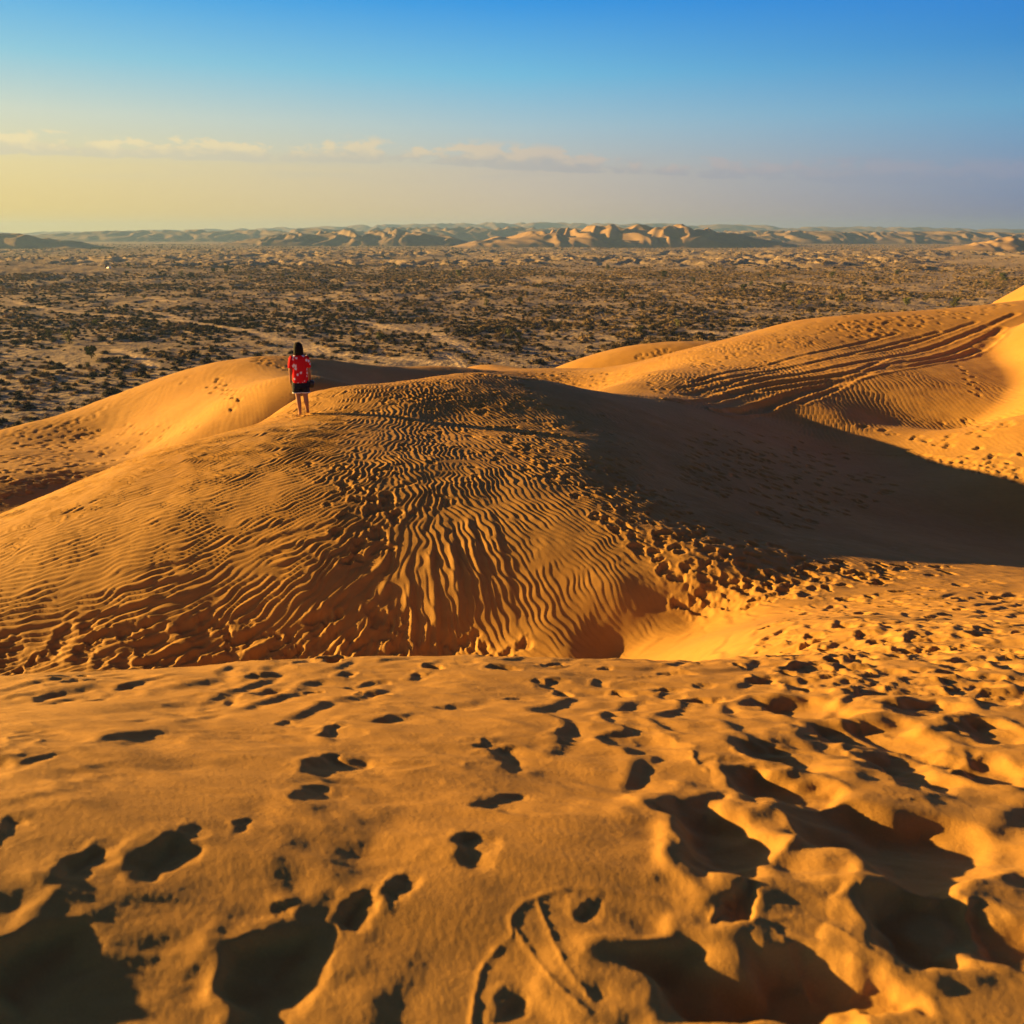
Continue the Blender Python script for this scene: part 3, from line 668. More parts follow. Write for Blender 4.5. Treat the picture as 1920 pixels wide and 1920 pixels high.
# ------------------------------------------------------------------ shrubs
m, t, b = new_mat('dark twigs'); M_twig = m
oi = t.node('ShaderNodeObjectInfo'); tc_ = t.node('ShaderNodeTexCoord').outputs['Object']
c_ = t.mix(oi.outputs['Random'], (.022, .017, .013, 1), (.055, .040, .024, 1))
c_ = t.mix(t.mrange(t.noise(tc_, 4, 2), .45, .7, 0, .6), c_, (.11, .078, .038, 1)); t.l.new(c_, b.inputs['Base Color']); b.inputs['Roughness'].default_value = .9
b.inputs['Specular IOR Level'].default_value = .1
m, t, b = new_mat('dry grass'); M_dry = m
oi = t.node('ShaderNodeObjectInfo')
t.l.new(t.mix(oi.outputs['Random'], (.17, .115, .05, 1), (.34, .225, .10, 1)), b.inputs['Base Color']); b.inputs['Roughness'].default_value = .9; b.inputs['Specular IOR Level'].default_value = .1
m, t, b = new_mat('olive leaves'); M_olive = m
oi = t.node('ShaderNodeObjectInfo')
t.l.new(t.mix(oi.outputs['Random'], (.075, .085, .022, 1), (.14, .125, .035, 1)), b.inputs['Base Color']); b.inputs['Roughness'].default_value = .8; b.inputs['Specular IOR Level'].default_value = .2
m, t, b = new_mat('bark'); M_bark = m
b.inputs['Base Color'].default_value = (.10, .07, .045, 1); b.inputs['Roughness'].default_value = .95

def shrub_mesh(seed, kind):
    g_ = random.Random(seed); V, Fc, mi = [], [], []
    nr, ns = 5, 14                     # wind-heaped mound the plant sits in
    lump_ = [g_.uniform(.8, 1.2) for _ in range(ns)]
    for i in range(nr):
        f = i / (nr - 1)
        for j in range(ns):
            a = 2 * math.pi * j / ns; rr = (1 - f) * 1.45 * lump_[j]
            V.append((math.cos(a) * rr + .25 * (1 - f), math.sin(a) * rr * .85, -.12 + .30 * math.sin(f * math.pi / 2) ** 1.2))
    for i in range(nr - 1):
        for j in range(ns):
            Fc.append((i * ns + j, i * ns + (j + 1) % ns, (i + 1) * ns + (j + 1) % ns, (i + 1) * ns + j)); mi.append(1)
    k0 = len(V)                        # ragged body of the shrub
    nr, ns = 5, 12; hgt = {'dark': .52, 'dry': .40, 'low': .34}[kind]
    for i in range(nr):
        f = i / (nr - 1) * .96
        for j in range(ns):
            a = 2 * math.pi * (j + .5 * (i % 2)) / ns; rr = math.cos(f * math.pi / 2) * g_.uniform(.62, 1.0) * .95
            V.append((math.cos(a) * rr, math.sin(a) * rr, .04 + hgt * math.sin(f * math.pi / 2) * g_.uniform(.75, 1.1)))
    for i in range(nr - 1):
        for j in range(ns):
            Fc.append((k0 + i * ns + j, k0 + i * ns + (j + 1) % ns, k0 + (i + 1) * ns + (j + 1) % ns, k0 + (i + 1) * ns + j)); mi.append(0)
    for _ in range(70):                # sprays of twig
        a = g_.uniform(0, 2 * math.pi); e = g_.uniform(.05, 1.4); rr = math.cos(e) * .9; bx, by, bz = math.cos(a) * rr, math.sin(a) * rr, .05 + hgt * math.sin(e) * .85
        L = g_.uniform(.16, .34); dx, dy, dz = math.cos(a) * math.cos(e) * L, math.sin(a) * math.cos(e) * L, (.35 + math.sin(e)) * L * .8
        wx, wy = -math.sin(a + g_.uniform(-.8, .8)) * .07, math.cos(a + g_.uniform(-.8, .8)) * .07
        k_ = len(V); V += [(bx - wx, by - wy, bz), (bx + wx, by + wy, bz), (bx + dx + wx * .3, by + dy + wy * .3, bz + dz), (bx + dx - wx * .6, by + dy - wy * .6, bz + dz * .9)]
        Fc.append((k_, k_ + 1, k_ + 2, k_ + 3)); mi.append(0)
    me = bpy.data.meshes.new('shrub'); me.from_pydata(V, [], Fc)
    me.materials.append(M_dry if kind == 'dry' else M_twig); me.materials.append(M_plain_mound)
    me.polygons.foreach_set('material_index', mi)
    me.polygons.foreach_set('use_smooth', [q == 1 for q in mi]); me.update(); return me
m, t, b = new_mat('mound sand'); M_plain_mound = m
b.inputs['Base Color'].default_value = (.43, .29, .17, 1); b.inputs['Roughness'].default_value = .9; b.inputs['Specular IOR Level'].default_value = .1
kinds = ['dark', 'dark', 'low', 'dry', 'dark', 'dry', 'low', 'dry']
protos = [shrub_mesh(300 + i, k_) for i, k_ in enumerate(kinds)]
DRYSET = [3, 5, 7]; DARKSET = [0, 1, 2, 4, 6]
n_try = 420000
g2 = np.random.default_rng(5)
th = g2.uniform(-.60, .60, n_try); rr = np.exp(g2.uniform(math.log(112), math.log(3200), n_try))
# thin out so that the plants stand about 4 m apart near and cover less far off
want = 1 / (4.0 + 10 * ss(250, 700, rr) + 150 * ss(900, 2200, rr)); have = n_try / (1.2 * math.log(3200 / 112)) / rr ** 2
x = rr * np.sin(th); y = rr * np.cos(th)
patch = fbm(x / 38, y / 55, 111, 3); patch2 = fbm(x / 160, y / 130, 112, 3)
densm = np.clip(.55 + 1.1 * patch + 1.0 * patch2, .05, 1.8)
bandd = 1 + 1.6 * np.exp(-((rr - 640) / 130) ** 2) - .78 * ss(820, 980, rr) * ss(1900, 1450, rr) + .0 * rr
keep = g2.random(n_try) < want / have * densm * bandd
keep &= ~((((x + 495) / 215) ** 2 + ((y - 690) / 105) ** 2 < 1) & (g2.random(n_try) < .985))
x, y, rr = x[keep], y[keep], rr[keep]
ok = np.ones(len(x), bool)
for pts, w_ in trk:
    Q2 = np.array(pts); m_ = (x > Q2[:, 0].min() - 6) & (x < Q2[:, 0].max() + 6) & (y > Q2[:, 1].min() - 6) & (y < Q2[:, 1].max() + 6)
    idx = np.where(m_)[0]
    if len(idx): ok[idx] &= seg_dist(x[idx], y[idx], pts) > w_ + 1.2
x, y, rr = x[ok], y[ok], rr[ok]; z = plain_z(x, y)
n_s = len(x); size = np.exp(g2.normal(0, .38, n_s)) * .74 * (1 + .75 * ss(500, 1500, rr)); hgt = g2.uniform(.75, 1.35, n_s)
dry = g2.random(n_s) < np.clip(.28 + .45 * ss(300, 700, rr) + .4 * perlin(x / 60, y / 60, 113) + .25 * ss(-100, 250, x), .08, .9)
idx = np.where(dry, g2.choice(DRYSET, n_s), g2.choice(DARKSET, n_s)); rot = g2.uniform(-.8, .8, n_s)
vis = visible(x, y, z + .4) & (np.abs(np.arctan2(x, y)) < .515)
score = np.where(vis, size / rr, 0); order = np.argsort(-score); first = order[:300]; rest = order[300:]
print('shrubs', n_s, 'visible', int(vis.sum()))
cuts = np.quantile(size[first], [.33, .67])
for i in first:
    me = protos[idx[i]]; kd = kinds[idx[i]]
    o = bpy.data.objects.new('grass_tussock' if kd == 'dry' else 'desert_shrub', me); C.objects.link(o)
    o.location = (x[i], y[i], z[i] - .02); o.rotation_euler = (0, 0, rot[i]); o.scale = (size[i], size[i], size[i] * hgt[i])
    sz = ['small', 'middling', 'broad'][int(np.searchsorted(cuts, size[i]))]
    tl = 'tall' if hgt[i] > 1.12 else 'flat' if hgt[i] < .92 else 'domed'
    uc = 960 + F * x[i] / y[i]; dark_ = 'straw-coloured tussock' if kd == 'dry' else 'dark shrub'
    by_track = min(float(seg_dist(x[i:i+1], y[i:i+1], p_)[0]) - w_ for p_, w_ in trk) < 4.5
    where = 'beside a pale vehicle track' if by_track else 'just beyond the left dune' if (uc < 420 and rr[i] < 175) else 'farther out left of the standing person' if uc < 540 else 'behind the shaded saddle right of the person' if uc < 900 else 'beyond the small pale dune in the middle' if uc < 1300 else 'behind the rutted dune on the right'
    tag(o, '%s %s %s on a sand mound, %s' % (sz, tl, dark_, where), 'tussock' if kd == 'dry' else 'shrub', 'dry tussocks on the near part of the plain' if kd == 'dry' else 'dark shrubs on the near part of the plain')
pc = bpy.data.collections.new('shrub kinds')
ptc = []
for kd_i, me in enumerate(protos):
    o = bpy.data.objects.new('scrub_kind_%s' % 'abcdefgh'[kd_i], me); pc.objects.link(o)
def scatter_object(name, co, idx_, rot_, scl_, coll):
    me = bpy.data.meshes.new(name); me.vertices.add(len(co)); me.vertices.foreach_set('co', np.ascontiguousarray(co, np.float32).ravel())
    a = me.attributes.new('pick', 'INT', 'POINT'); a.data.foreach_set('value', idx_.astype(np.int32))
    a = me.attributes.new('turn', 'FLOAT_VECTOR', 'POINT'); a.data.foreach_set('vector', np.ascontiguousarray(rot_, np.float32).ravel())
    a = me.attributes.new('size', 'FLOAT_VECTOR', 'POINT'); a.data.foreach_set('vector', np.ascontiguousarray(scl_, np.float32).ravel())
    me.update(); o = bpy.data.objects.new(name, me); C.objects.link(o)
    ng = bpy.data.node_groups.new(name, 'GeometryNodeTree'); ng.interface.new_socket('Geometry', in_out='INPUT', socket_type='NodeSocketGeometry'); ng.interface.new_socket('Geometry', in_out='OUTPUT', socket_type='NodeSocketGeometry')
    N = ng.nodes; gi = N.new('NodeGroupInput'); go = N.new('NodeGroupOutput'); ip = N.new('GeometryNodeInstanceOnPoints'); ci = N.new('GeometryNodeCollectionInfo')
    ci.inputs['Collection'].default_value = coll; ci.inputs['Separate Children'].default_value = True; ci.inputs['Reset Children'].default_value = True
    def attr(nm, dt):
        q = N.new('GeometryNodeInputNamedAttribute'); q.data_type = dt; q.inputs['Name'].default_value = nm; return q.outputs['Attribute']
    L = ng.links; L.new(gi.outputs[0], ip.inputs['Points']); L.new(ci.outputs[0], ip.inputs['Instance']); ip.inputs['Pick Instance'].default_value = True
    L.new(attr('pick', 'INT'), ip.inputs['Instance Index'])
    er = N.new('FunctionNodeEulerToRotation'); L.new(attr('turn', 'FLOAT_VECTOR'), er.inputs[0]); L.new(er.outputs[0], ip.inputs['Rotation'])
    L.new(attr('size', 'FLOAT_VECTOR'), ip.inputs['Scale']); L.new(ip.outputs[0], go.inputs[0])
    md = o.modifiers.new('scatter', 'NODES'); md.node_group = ng; return o
co = np.stack([x[rest], y[rest], z[rest] - .02], -1); zz = np.zeros(len(rest))
so = scatter_object('desert_scrub', co, idx[rest], np.stack([zz, zz, rot[rest]], -1), np.stack([size[rest], size[rest], size[rest] * hgt[rest]], -1), pc)
tag(so, kind='stuff')

# taller bushes and small trees, read off the photograph: column, foot row, height px, kind
def tree_parts(seed, h, wisp):
    g_ = random.Random(seed)
    V, Fc = [], []
    def tube(a, b, ra, rb, n=6):
        a = mathutils.Vector(a); b = mathutils.Vector(b); d = (b - a).normalized(); s = d.orthogonal().normalized(); q = d.cross(s); k_ = len(V)
        for p, r_ in ((a, ra), (b, rb)):
            for j in range(n):
                an = 2 * math.pi * j / n; V.append(tuple(p + s * math.cos(an) * r_ + q * math.sin(an) * r_))
        for j in range(n): Fc.append((k_ + j, k_ + (j + 1) % n, k_ + n + (j + 1) % n, k_ + n + j))
    tips = []
    top = (g_.uniform(-.05, .05) * h, 0, h * .32); tube((0, 0, -.05), top, .035 * h, .024 * h)
    for i in range(6):
        a = i * 1.05 + g_.uniform(-.3, .3); e = (top[0] + math.cos(a) * h * .24, math.sin(a) * h * .24, h * g_.uniform(.35, .8)); tube(top, e, .018 * h, .007 * h, 5); tips.append(e)
    lv, lf = [], []
    nclump = 9
    cl_ = tips + [(g_.uniform(-.2, .2) * h, g_.uniform(-.2, .2) * h, h * g_.uniform(.12, .75)) for _ in range(nclump - len(tips) + 3)]
    for cx, cy, cz in cl_:
        cr = h * g_.uniform(.13, .24)
        for _ in range(26 if wisp else 42):
            v = mathutils.Vector((g_.gauss(0, 1), g_.gauss(0, 1), g_.gauss(0, 1))).normalized() * cr * g_.uniform(.4, 1.1)
            p = mathutils.Vector((cx, cy, cz)) + mathutils.Vector((v.x, v.y, v.z * (1.3 if wisp else .8)))
            s1 = mathutils.Vector((g_.gauss(0, 1), g_.gauss(0, 1), g_.gauss(0, 1))).normalized(); s2 = s1.orthogonal().normalized(); w_ = h * (.016 if wisp else .036); l_ = h * (.06 if wisp else .04)
            k_ = len(lv); lv += [tuple(p - s1 * w_ - s2 * l_), tuple(p + s1 * w_ - s2 * l_), tuple(p + s1 * w_ + s2 * l_), tuple(p - s1 * w_ + s2 * l_)]; lf.append((k_, k_ + 1, k_ + 2, k_ + 3))
    a = bpy.data.meshes.new('trunk'); a.from_pydata(V, [], Fc); a.materials.append(M_bark)
    c = bpy.data.meshes.new('crown'); c.from_pydata(lv, [], lf); c.materials.append(M_olive); return a, c
tp = [tree_parts(50 + i, 1.0, i % 2 == 1) for i in range(4)]
spots = [(1394,544,13),(1408,538,9),(1470,545,12),(1578,566,14),(1700,572,14),(1735,566,12),(1790,574,15),(913,573,14),(975,570,12),(270,564,8),(1245,520,12),(1300,530,11),(1168,560,10),(1140,506,10),
 (860,518,12),(845,520,9),(712,640,16),(955,632,16),(972,635,12),(130,645,22),(172,672,22),(96,634,16),(222,686,12),(165,690,10),(180,610,10),(1050,612,12),(1200,626,16),(1270,612,14),(400,512,9),(340,520,10),(425,508,10),
 (620,512,8),(300,520,8),(1850,540,11),(1880,528,13),(1860,516,11),(1905,552,11),(1500,572,10),(1650,555,9),(1560,520,10),(1682,516,9),(1545,572,8),(745,500,7),(1055,520,8),(60,800,9),(360,780,12),(700,590,10),(620,566,6),
 (1620,540,9),(1440,520,8),(1330,515,7),(530,520,8),(470,525,8),(1010,540,9),(240,500,7)]
notable = {(270,564): 'bright green bush beyond the far sand track, left of centre', (60,800): 'sparse bush just beyond the lit edge of the left dune',
 (130,645): 'tall wispy bush among dark shrubs near the left edge of the plain', (1394,544): 'rounded yellow-green tree right of centre on the plain', (712,640): 'wispy bush on the plain to the right of the standing person'}
for i, (u, v, hp) in enumerate(spots):
    p = hit_plain(u, v); h = max(1.2, hp / F * math.hypot(p[0], p[1]) * 1.08)
    e = bpy.data.objects.new('desert_tree', None); C.objects.link(e); e.location = p; e.rotation_euler = (0, 0, i * 1.9); e.scale = (h * 1.1, h * 1.1, h)
    a, c = tp[i % 4]
    for nm, me in (('trunk', a), ('crown', c)):
        q = bpy.data.objects.new(nm, me); C.objects.link(q); q.parent = e
    if (u, v) in notable: tag(e, notable[(u, v)], 'tree', 'small trees and tall bushes on the plain')
    else:
        look = ('slender wispy' if i % 4 in (1, 3) else 'dense rounded') + (' tall' if h > 3.6 else ' low' if h < 2.4 else '')
        wr = 'near the left edge' if u < 260 else 'left of the person' if u < 540 else 'behind the big dune' if u < 1000 else 'beyond the pale dune' if u < 1340 else 'beyond the rutted dune' if u < 1640 else 'behind the right-hand crest'
        tag(e, '%s olive tree %s, %s' % (look, 'far out' if v < 530 else 'halfway out' if v < 580 else 'fairly close', wr), 'tree', 'small trees and tall bushes on the plain')

# ------------------------------------------------------------------ two cars parked far out on the plain
def flat_mat(name, col, rough=.5, metal=0.0, spec=.5):
    m, t, b = new_mat(name); tc_ = t.node('ShaderNodeTexCoord').outputs['Object']
    t.l.new(t.mix(t.noise(tc_, 14, 3), tuple(c * .86 for c in col) + (1,), tuple(min(1, c * 1.12) for c in col) + (1,)), b.inputs['Base Color'])
    b.inputs['Roughness'].default_value = rough; b.inputs['Metallic'].default_value = metal; b.inputs['Specular IOR Level'].default_value = spec; return m
M_glass = flat_mat('car glass', (.02, .025, .03), .08); M_tyre = flat_mat('tyre rubber', (.02, .02, .02), .85); M_rim = flat_mat('wheel rim', (.5, .5, .5), .35, .9); M_lamp = flat_mat('lamp lens', (.7, .7, .66), .15)
def prism(name, prof, hw, mat, parent, inset=0.0):
    n = len(prof); V = [(px_, -hw + (inset if z_ > 1.0 else 0), z_) for px_, z_ in prof] + [(px_, hw - (inset if z_ > 1.0 else 0), z_) for px_, z_ in prof]
    Fc = [tuple(range(n))[::-1], tuple(range(n, 2 * n))] + [(i, (i + 1) % n, n + (i + 1) % n, n + i) for i in range(n)]
    o = link_mesh(name, V, Fc, mat, parent, smooth=False); bv = o.modifiers.new('bevel', 'BEVEL'); bv.width = .05; bv.segments = 2; return o
def car(col, label, loc, rz):
    e = bpy.data.objects.new('parked_car', None); C.objects.link(e); e.location = loc; e.rotation_euler = (0, 0, rz); tag(e, label, 'car', 'cars parked far out on the plain')
    pm = flat_mat('car paint', col, .3)
    prism('body', [(-2.3, .5), (-2.35, 1.0), (-2.2, 1.12), (-1.9, 1.85), (.6, 1.9), (1.2, 1.2), (2.2, 1.08), (2.35, .8), (2.3, .45)], .93, pm, e, .12)
    for s in (-1, 1):
        prism('window', [(-1.75, 1.22), (-1.62, 1.72), (-.3, 1.74), (-.3, 1.22)], .012, M_glass, e).location = (0, s * .845, 0)
        prism('window', [(-.2, 1.22), (-.2, 1.74), (.5, 1.74), (.98, 1.22)], .012, M_glass, e).location = (0, s * .845, 0)
        prism('headlight', [(2.30, .85), (2.30, 1.0), (2.36, 1.0), (2.36, .85)], .16, M_lamp, e).location = (0, s * .68, 0)
        for wx in (-1.4, 1.45):
            V, Fc = [], []
            for yv in (-.12, .12):
                for k_ in range(18): a = k_ / 18 * 2 * math.pi; V.append((wx + .39 * math.cos(a), s * .86 + yv, .38 + .39 * math.sin(a)))
            Fc = [tuple(range(18))[::-1], tuple(range(18, 36))] + [(i, (i + 1) % 18, 18 + (i + 1) % 18, 18 + i) for i in range(18)]
            wo = link_mesh('wheel', V, Fc, M_tyre, e, smooth=False)
            V = [(wx + .22 * math.cos(k_ / 12 * 2 * math.pi), s * (.86 + .13), .38 + .22 * math.sin(k_ / 12 * 2 * math.pi)) for k_ in range(12)]
            link_mesh('rim', V, [tuple(range(12))], M_rim, wo, smooth=False)
    V = [(.70, -.72, 1.80), (.70, .72, 1.80), (1.22, .76, 1.24), (1.22, -.76, 1.24)]
    link_mesh('windscreen', [(a + .03, b_, c + .03) for a, b_, c in V], [(0, 1, 2, 3)], M_glass, e, smooth=False)
    return e
p = hit_plain(206, 515.5); car((.80, .79, .77), 'white off-road car parked far out beside the low dune on the left', p, 2.3)
p = hit_plain(201.5, 514); car((.20, .045, .035), 'dark red car parked just left of the far white car', p, 1.9)

# ------------------------------------------------------------------ the person on the dune
M_skin = flat_mat('skin', (.36, .17, .095), .6, 0, .3); M_hair = flat_mat('black hair', (.010, .007, .006), .75, 0, .15)
M_short = flat_mat('navy shorts', (.010, .012, .022), .8, 0, .2); M_trim = flat_mat('white trim', (.78, .78, .78), .7); M_bag = flat_mat('black bag', (.012, .010, .012), .5)
m, t, b = new_mat('red floral cotton'); M_shirt = m
tc_ = t.node('ShaderNodeTexCoord').outputs['Object']
vo = t.node('ShaderNodeTexVoronoi'); vo.inputs['Scale'].default_value = 11.0; vo.inputs['Randomness'].default_value = .8; t.l.new(tc_, vo.inputs['Vector'])
flower = t.math('ADD', vo.outputs['Distance'], t.math('MULTIPLY', t.noise(tc_, 55, 2, .6), .42))
t.l.new(t.mix(t.mrange(flower, .56, .50), (.62, .010, .018, 1), (.80, .72, .80, 1)), b.inputs['Base Color']); b.inputs['Roughness'].default_value = .85; b.inputs['Specular IOR Level'].default_value = .1
# a little light comes through the thin cloth
feet = hit(568, 779); base_z = feet[2]
person = bpy.data.objects.new('person', None); C.objects.link(person); person.location = (feet[0], feet[1], base_z - .01); person.rotation_euler = (0, 0, R(14))
tag(person, 'barefoot person in a red floral shirt and dark shorts standing on the rippled dune', 'person')
jv, je, jr = [], [], []
def J(p, r_, par=None):
    jv.append(p); jr.append(r_ if isinstance(r_, tuple) else (r_, r_))
    if par is not None: je.append((par, len(jv) - 1))
    return len(jv) - 1
pel = J((0, 0, .80), (.135, .105)); wai = J((0, .005, .96), (.115, .09), pel); che = J((0, 0, 1.14), (.135, .095), wai); nk0 = J((0, -.005, 1.29), (.075, .06), che)
nk = J((0, .0, 1.345), (.05, .05), nk0); hd0 = J((0, .015, 1.42), (.062, .075), nk); hd1 = J((0, .012, 1.505), (.076, .09), hd0); hd2 = J((0, .0, 1.565), (.052, .062), hd1)
def arm(s, el_p, wr_p, curl):
    sh = J((s * .145, 0, 1.27), .052, che); e1 = J(el_p, .036, sh); wr = J(wr_p, .025, e1)
    w = mathutils.Vector(wr_p); d = (w - mathutils.Vector(el_p)).normalized()
    side = mathutils.Vector((0, 1, 0)) if abs(d.y) < .7 else mathutils.Vector((0, 0, 1))
    side = (side - d * side.dot(d)).normalized(); inn = d.cross(side).normalized() * -s
    pm = w + d * .055; pa = J(tuple(pm), (.030, .018), wr)
    for k_, (off, ln) in enumerate(((.027, .070), (.010, .078), (-.008, .073), (-.025, .056))):
        a = pm + side * off + d * .022; b_ = a + d * ln * .5 + inn * curl * .012; c = b_ + d * ln * .42 + inn * curl * .03
        i1 = J(tuple(a), .0085, pa); i2 = J(tuple(b_), .0078, i1); J(tuple(c), .0065, i2)
    a = w + d * .02 + side * .032; b_ = a + d * .032 + side * .016; c = b_ + d * .026 + inn * .01
    i1 = J(tuple(a), .011, wr); i2 = J(tuple(b_), .0095, i1); J(tuple(c), .0075, i2)
    return w + d * .08
lh = arm(-1, (-.200, -.015, 1.02), (-.205, .03, .80), 1.0)
rh = arm(1, (.200, -.03, 1.03), (.205, .05, .83), 1.6)
def leg(s, kx, kz, fx, fy, fz):
    h = J((s * .08, 0, .73), .092, pel); k_ = J((kx, .01, kz), .056, h); c = J((kx * .5 + fx * .5, -.018, .30 + fz * .5), .056, k_); an = J((fx, fy, .085 + fz), .033, c)
    he = J((fx, fy - .03, .035 + fz), .030, an); ba = J((fx + s * .012, fy + .085, .028 + fz), (.038, .024), an); J((fx + s * .018, fy + .155, .018 + fz), (.036, .016), ba)
leg(-1, -.075, .44, -.055, 0, 0); leg(1, .085, .44, .105, .07, .02)
me = bpy.data.meshes.new('body'); me.from_pydata(jv, je, []); me.update()
bo = bpy.data.objects.new('body', me); C.objects.link(bo)
sk = bo.modifiers.new('skin', 'SKIN'); sk.use_smooth_shade = True
for i, r_ in enumerate(jr): me.skin_vertices[0].data[i].radius = r_
me.skin_vertices[0].data[0].use_root = True
sb = bo.modifiers.new('sub', 'SUBSURF'); sb.levels = 2; sb.render_levels = 2
dg = bpy.context.evaluated_depsgraph_get(); me2 = bpy.data.meshes.new_from_object(bo.evaluated_get(dg)); bo.modifiers.clear(); bo.data = me2; me2.materials.clear(); me2.materials.append(M_skin); bo.parent = person
for v in me2.vertices:                                   # nose, brow and chin on the far side of the head
    if v.co.z > 1.38 and v.co.y > .05 and abs(v.co.x) < .05:
        zc = v.co.z - 1.45; v.co.y += .022 * math.exp(-(v.co.x / .013) ** 2 - (zc / .02) ** 2) + .010 * math.exp(-(v.co.x / .03) ** 2 - ((zc + .06) / .015) ** 2) + .004 * math.exp(-(v.co.x / .022) ** 2 - ((zc + .034) / .007) ** 2) - .006 * math.exp(-((abs(v.co.x) - .028) / .012) ** 2 - ((zc - .025) / .010) ** 2)
for s in (-1, 1):
    V, Fc = [], []
    for i in range(5):
        for j in range(8):
            a = i / 4 * math.pi; b_ = j / 8 * 2 * math.pi; V.append((s * .030 + .011 * math.sin(a) * math.cos(b_), .088 + .008 * math.sin(a) * math.sin(b_), 1.476 + .008 * math.cos(a)))
    Fc = [(i * 8 + j, i * 8 + (j + 1) % 8, (i + 1) * 8 + (j + 1) % 8, (i + 1) * 8 + j) for i in range(4) for j in range(8)]
    link_mesh('eye', V, Fc, M_trim, person)
def loft(name, rings, mat, parent, n=28, seed=0, amp=.0, closed_top=False):
    """rings: (cx, cy, z, rx, ry)"""
    V, Fc = [], []
    for i, (cx, cy, z_, rx, ry) in enumerate(rings):
        for j in range(n):
            a = 2 * math.pi * j / n; f = 1 + amp * math.sin(5 * a + i * .9 + seed) * (.4 + .6 * (1 - i / len(rings))) + amp * .6 * math.sin(11 * a - i * 1.3)
            V.append((cx + rx * f * math.copysign(abs(math.cos(a)) ** .85, math.cos(a)), cy + ry * f * math.copysign(abs(math.sin(a)) ** .85, math.sin(a)), z_))
    for i in range(len(rings) - 1):
        for j in range(n): Fc.append((i * n + j, i * n + (j + 1) % n, (i + 1) * n + (j + 1) % n, (i + 1) * n + j))
    if closed_top: Fc.append(tuple((len(rings) - 1) * n + j for j in range(n)))
    o = link_mesh(name, V, Fc, mat, parent); sm = o.modifiers.new('sub', 'SUBSURF'); sm.levels = 1; sm.render_levels = 2
    so_ = o.modifiers.new('solid', 'SOLIDIFY'); so_.thickness = .006; return o
shirt = loft('shirt', [(0, .0, .745, .170, .135), (0, 0, .80, .172, .138), (0, 0, .90, .170, .135), (0, 0, 1.0, .168, .130), (0, 0, 1.10, .172, .130), (0, 0, 1.20, .176, .124), (0, 0, 1.27, .168, .112), (0, -.005, 1.315, .145, .090), (0, -.005, 1.34, .088, .068), (0, 0, 1.352, .066, .060)], M_shirt, person, 32, 1, .018)
for s in (-1, 1):
    V, Fc = [], []; n = 16
    pts = [((s * .125, 0, 1.30), .066), ((s * .160, -.002, 1.24), .068), ((s * .182, -.008, 1.15), .062), ((s * .195, -.014, 1.055), .060)]
    for i, (c, r_) in enumerate(pts):
        c = mathutils.Vector(c); d = (mathutils.Vector(pts[min(i + 1, 3)][0]) - mathutils.Vector(pts[max(i - 1, 0)][0])).normalized(); s1 = d.cross(mathutils.Vector((0, 1, 0))).normalized(); s2 = d.cross(s1)
        for j in range(n):
            a = 2 * math.pi * j / n; f = 1 + .05 * math.sin(4 * a + i); V.append(tuple(c + s1 * math.cos(a) * r_ * f * .88 + s2 * math.sin(a) * r_ * f))
    Fc = [(i * n + j, i * n + (j + 1) % n, (i + 1) * n + (j + 1) % n, (i + 1) * n + j) for i in range(3) for j in range(n)]
    o = link_mesh('sleeve', V, Fc, M_shirt, person); so_ = o.modifiers.new('solid', 'SOLIDIFY'); so_.thickness = .006
# shorts: one waist splitting into two legs
sh = loft('shorts', [(0, .0, .62, .190, .125), (0, 0, .70, .186, .128), (0, 0, .78, .176, .126), (0, 0, .86, .155, .112)], M_short, person, 32, 3, .015)
for s in (-1, 1):
    loft('shorts_leg', [(s * .092, .01, .515, .099, .108), (s * .092, .005, .57, .097, .110), (s * .088, 0, .66, .094, .114)], M_short, person, 24, 2 + s, .02)
    loft('white_trim', [(s * .092, .01, .515, .1035, .1125), (s * .092, .01, .533, .1035, .1125)], M_trim, person, 24, 2 + s, .02)
hair = loft('hair', [(0, -.030, 1.335, .092, .060), (0, -.032, 1.36, .108, .082), (0, -.020, 1.41, .106, .096), (0, -.012, 1.47, .102, .104), (0, -.006, 1.53, .096, .104), (0, 0, 1.575, .078, .088), (0, 0, 1.602, .045, .052), (0, 0, 1.61, .012, .014)], M_hair, person, 26, 5, .02, True)
hair.data.transform(mathutils.Matrix.Translation((0, -.010, 0)))
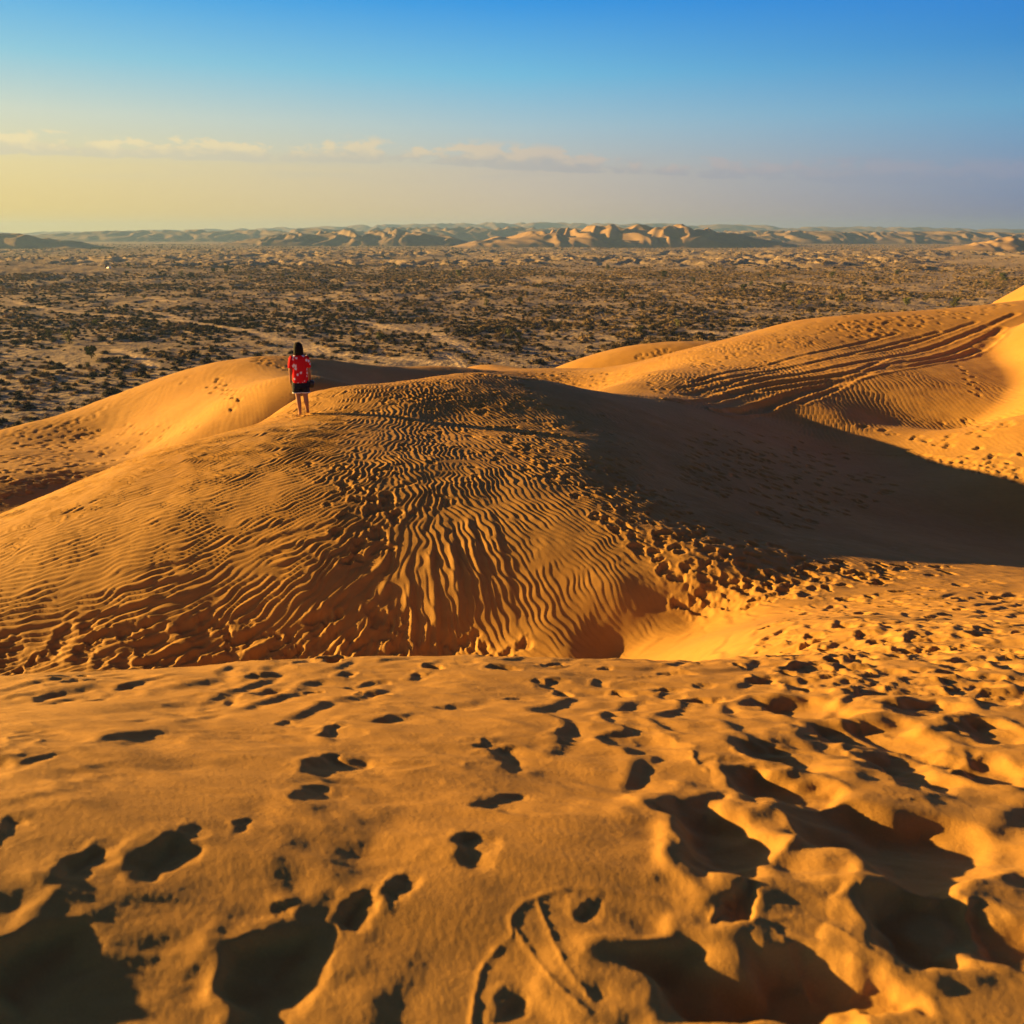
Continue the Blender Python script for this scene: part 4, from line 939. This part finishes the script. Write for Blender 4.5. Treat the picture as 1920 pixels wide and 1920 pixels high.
# small black bag hanging at the right hip
bagp = bpy.data.objects.new('hip_bag', None); C.objects.link(bagp)
ca_, sa_ = math.cos(R(14)), math.sin(R(14)); lx, ly = .232, .06
bagp.location = (person.location[0] + lx * ca_ - ly * sa_, person.location[1] + lx * sa_ + ly * ca_, person.location[2] + .70); bagp.rotation_euler = (0, R(14), R(14))
tag(bagp, 'small black pouch held at the right hip of the person in red', 'pouch')
V = []
for i, (z_, a, b_) in enumerate(((-.085, .045, .055), (-.07, .062, .078), (.0, .066, .085), (.05, .060, .080), (.066, .040, .060))):
    for j in range(16):
        an = 2 * math.pi * j / 16; V.append((a * math.copysign(abs(math.cos(an)) ** .6, math.cos(an)), b_ * math.copysign(abs(math.sin(an)) ** .6, math.sin(an)), z_))
Fc = [(i * 16 + j, i * 16 + (j + 1) % 16, (i + 1) * 16 + (j + 1) % 16, (i + 1) * 16 + j) for i in range(4) for j in range(16)] + [tuple(range(16))[::-1], tuple(range(64, 80))]
link_mesh('pouch', V, Fc, M_bag, bagp)
V, Fc = [], []
for i in range(15):
    a = i / 14 * math.pi; c = (0, .055 * math.cos(a), .06 + .05 * math.sin(a))
    for dx, dy in ((-.008, -.003), (.008, -.003), (.008, .003), (-.008, .003)): V.append((c[0] + dx, c[1] + dy * math.cos(a), c[2] + dy * math.sin(a)))
for i in range(14):
    for j in range(4): Fc.append((i * 4 + j, i * 4 + (j + 1) % 4, (i + 1) * 4 + (j + 1) % 4, (i + 1) * 4 + j))
link_mesh('strap', V, Fc, M_bag, bagp)

# ------------------------------------------------------------------ air
V = [(sx * 9500, sy * 9500, z_) for z_ in (-45, 110) for sx, sy in ((-1, -1), (1, -1), (1, 1), (-1, 1))]
hz = link_mesh('haze', V, [(3, 2, 1, 0), (4, 5, 6, 7), (0, 1, 5, 4), (1, 2, 6, 5), (2, 3, 7, 6), (3, 0, 4, 7)], None, smooth=False)
m = bpy.data.materials.new('haze'); m.use_nodes = True; t = NT(m.node_tree); t.n.clear()
vo_ = t.node('ShaderNodeVolumePrincipled'); vo_.inputs['Color'].default_value = (.34, .56, 1.0, 1); vo_.inputs['Density'].default_value = 1.05e-4; vo_.inputs['Anisotropy'].default_value = .2
om = t.node('ShaderNodeOutputMaterial'); t.l.new(vo_.outputs[0], om.inputs['Volume']); hz.data.materials.append(m); tag(hz, kind='stuff')
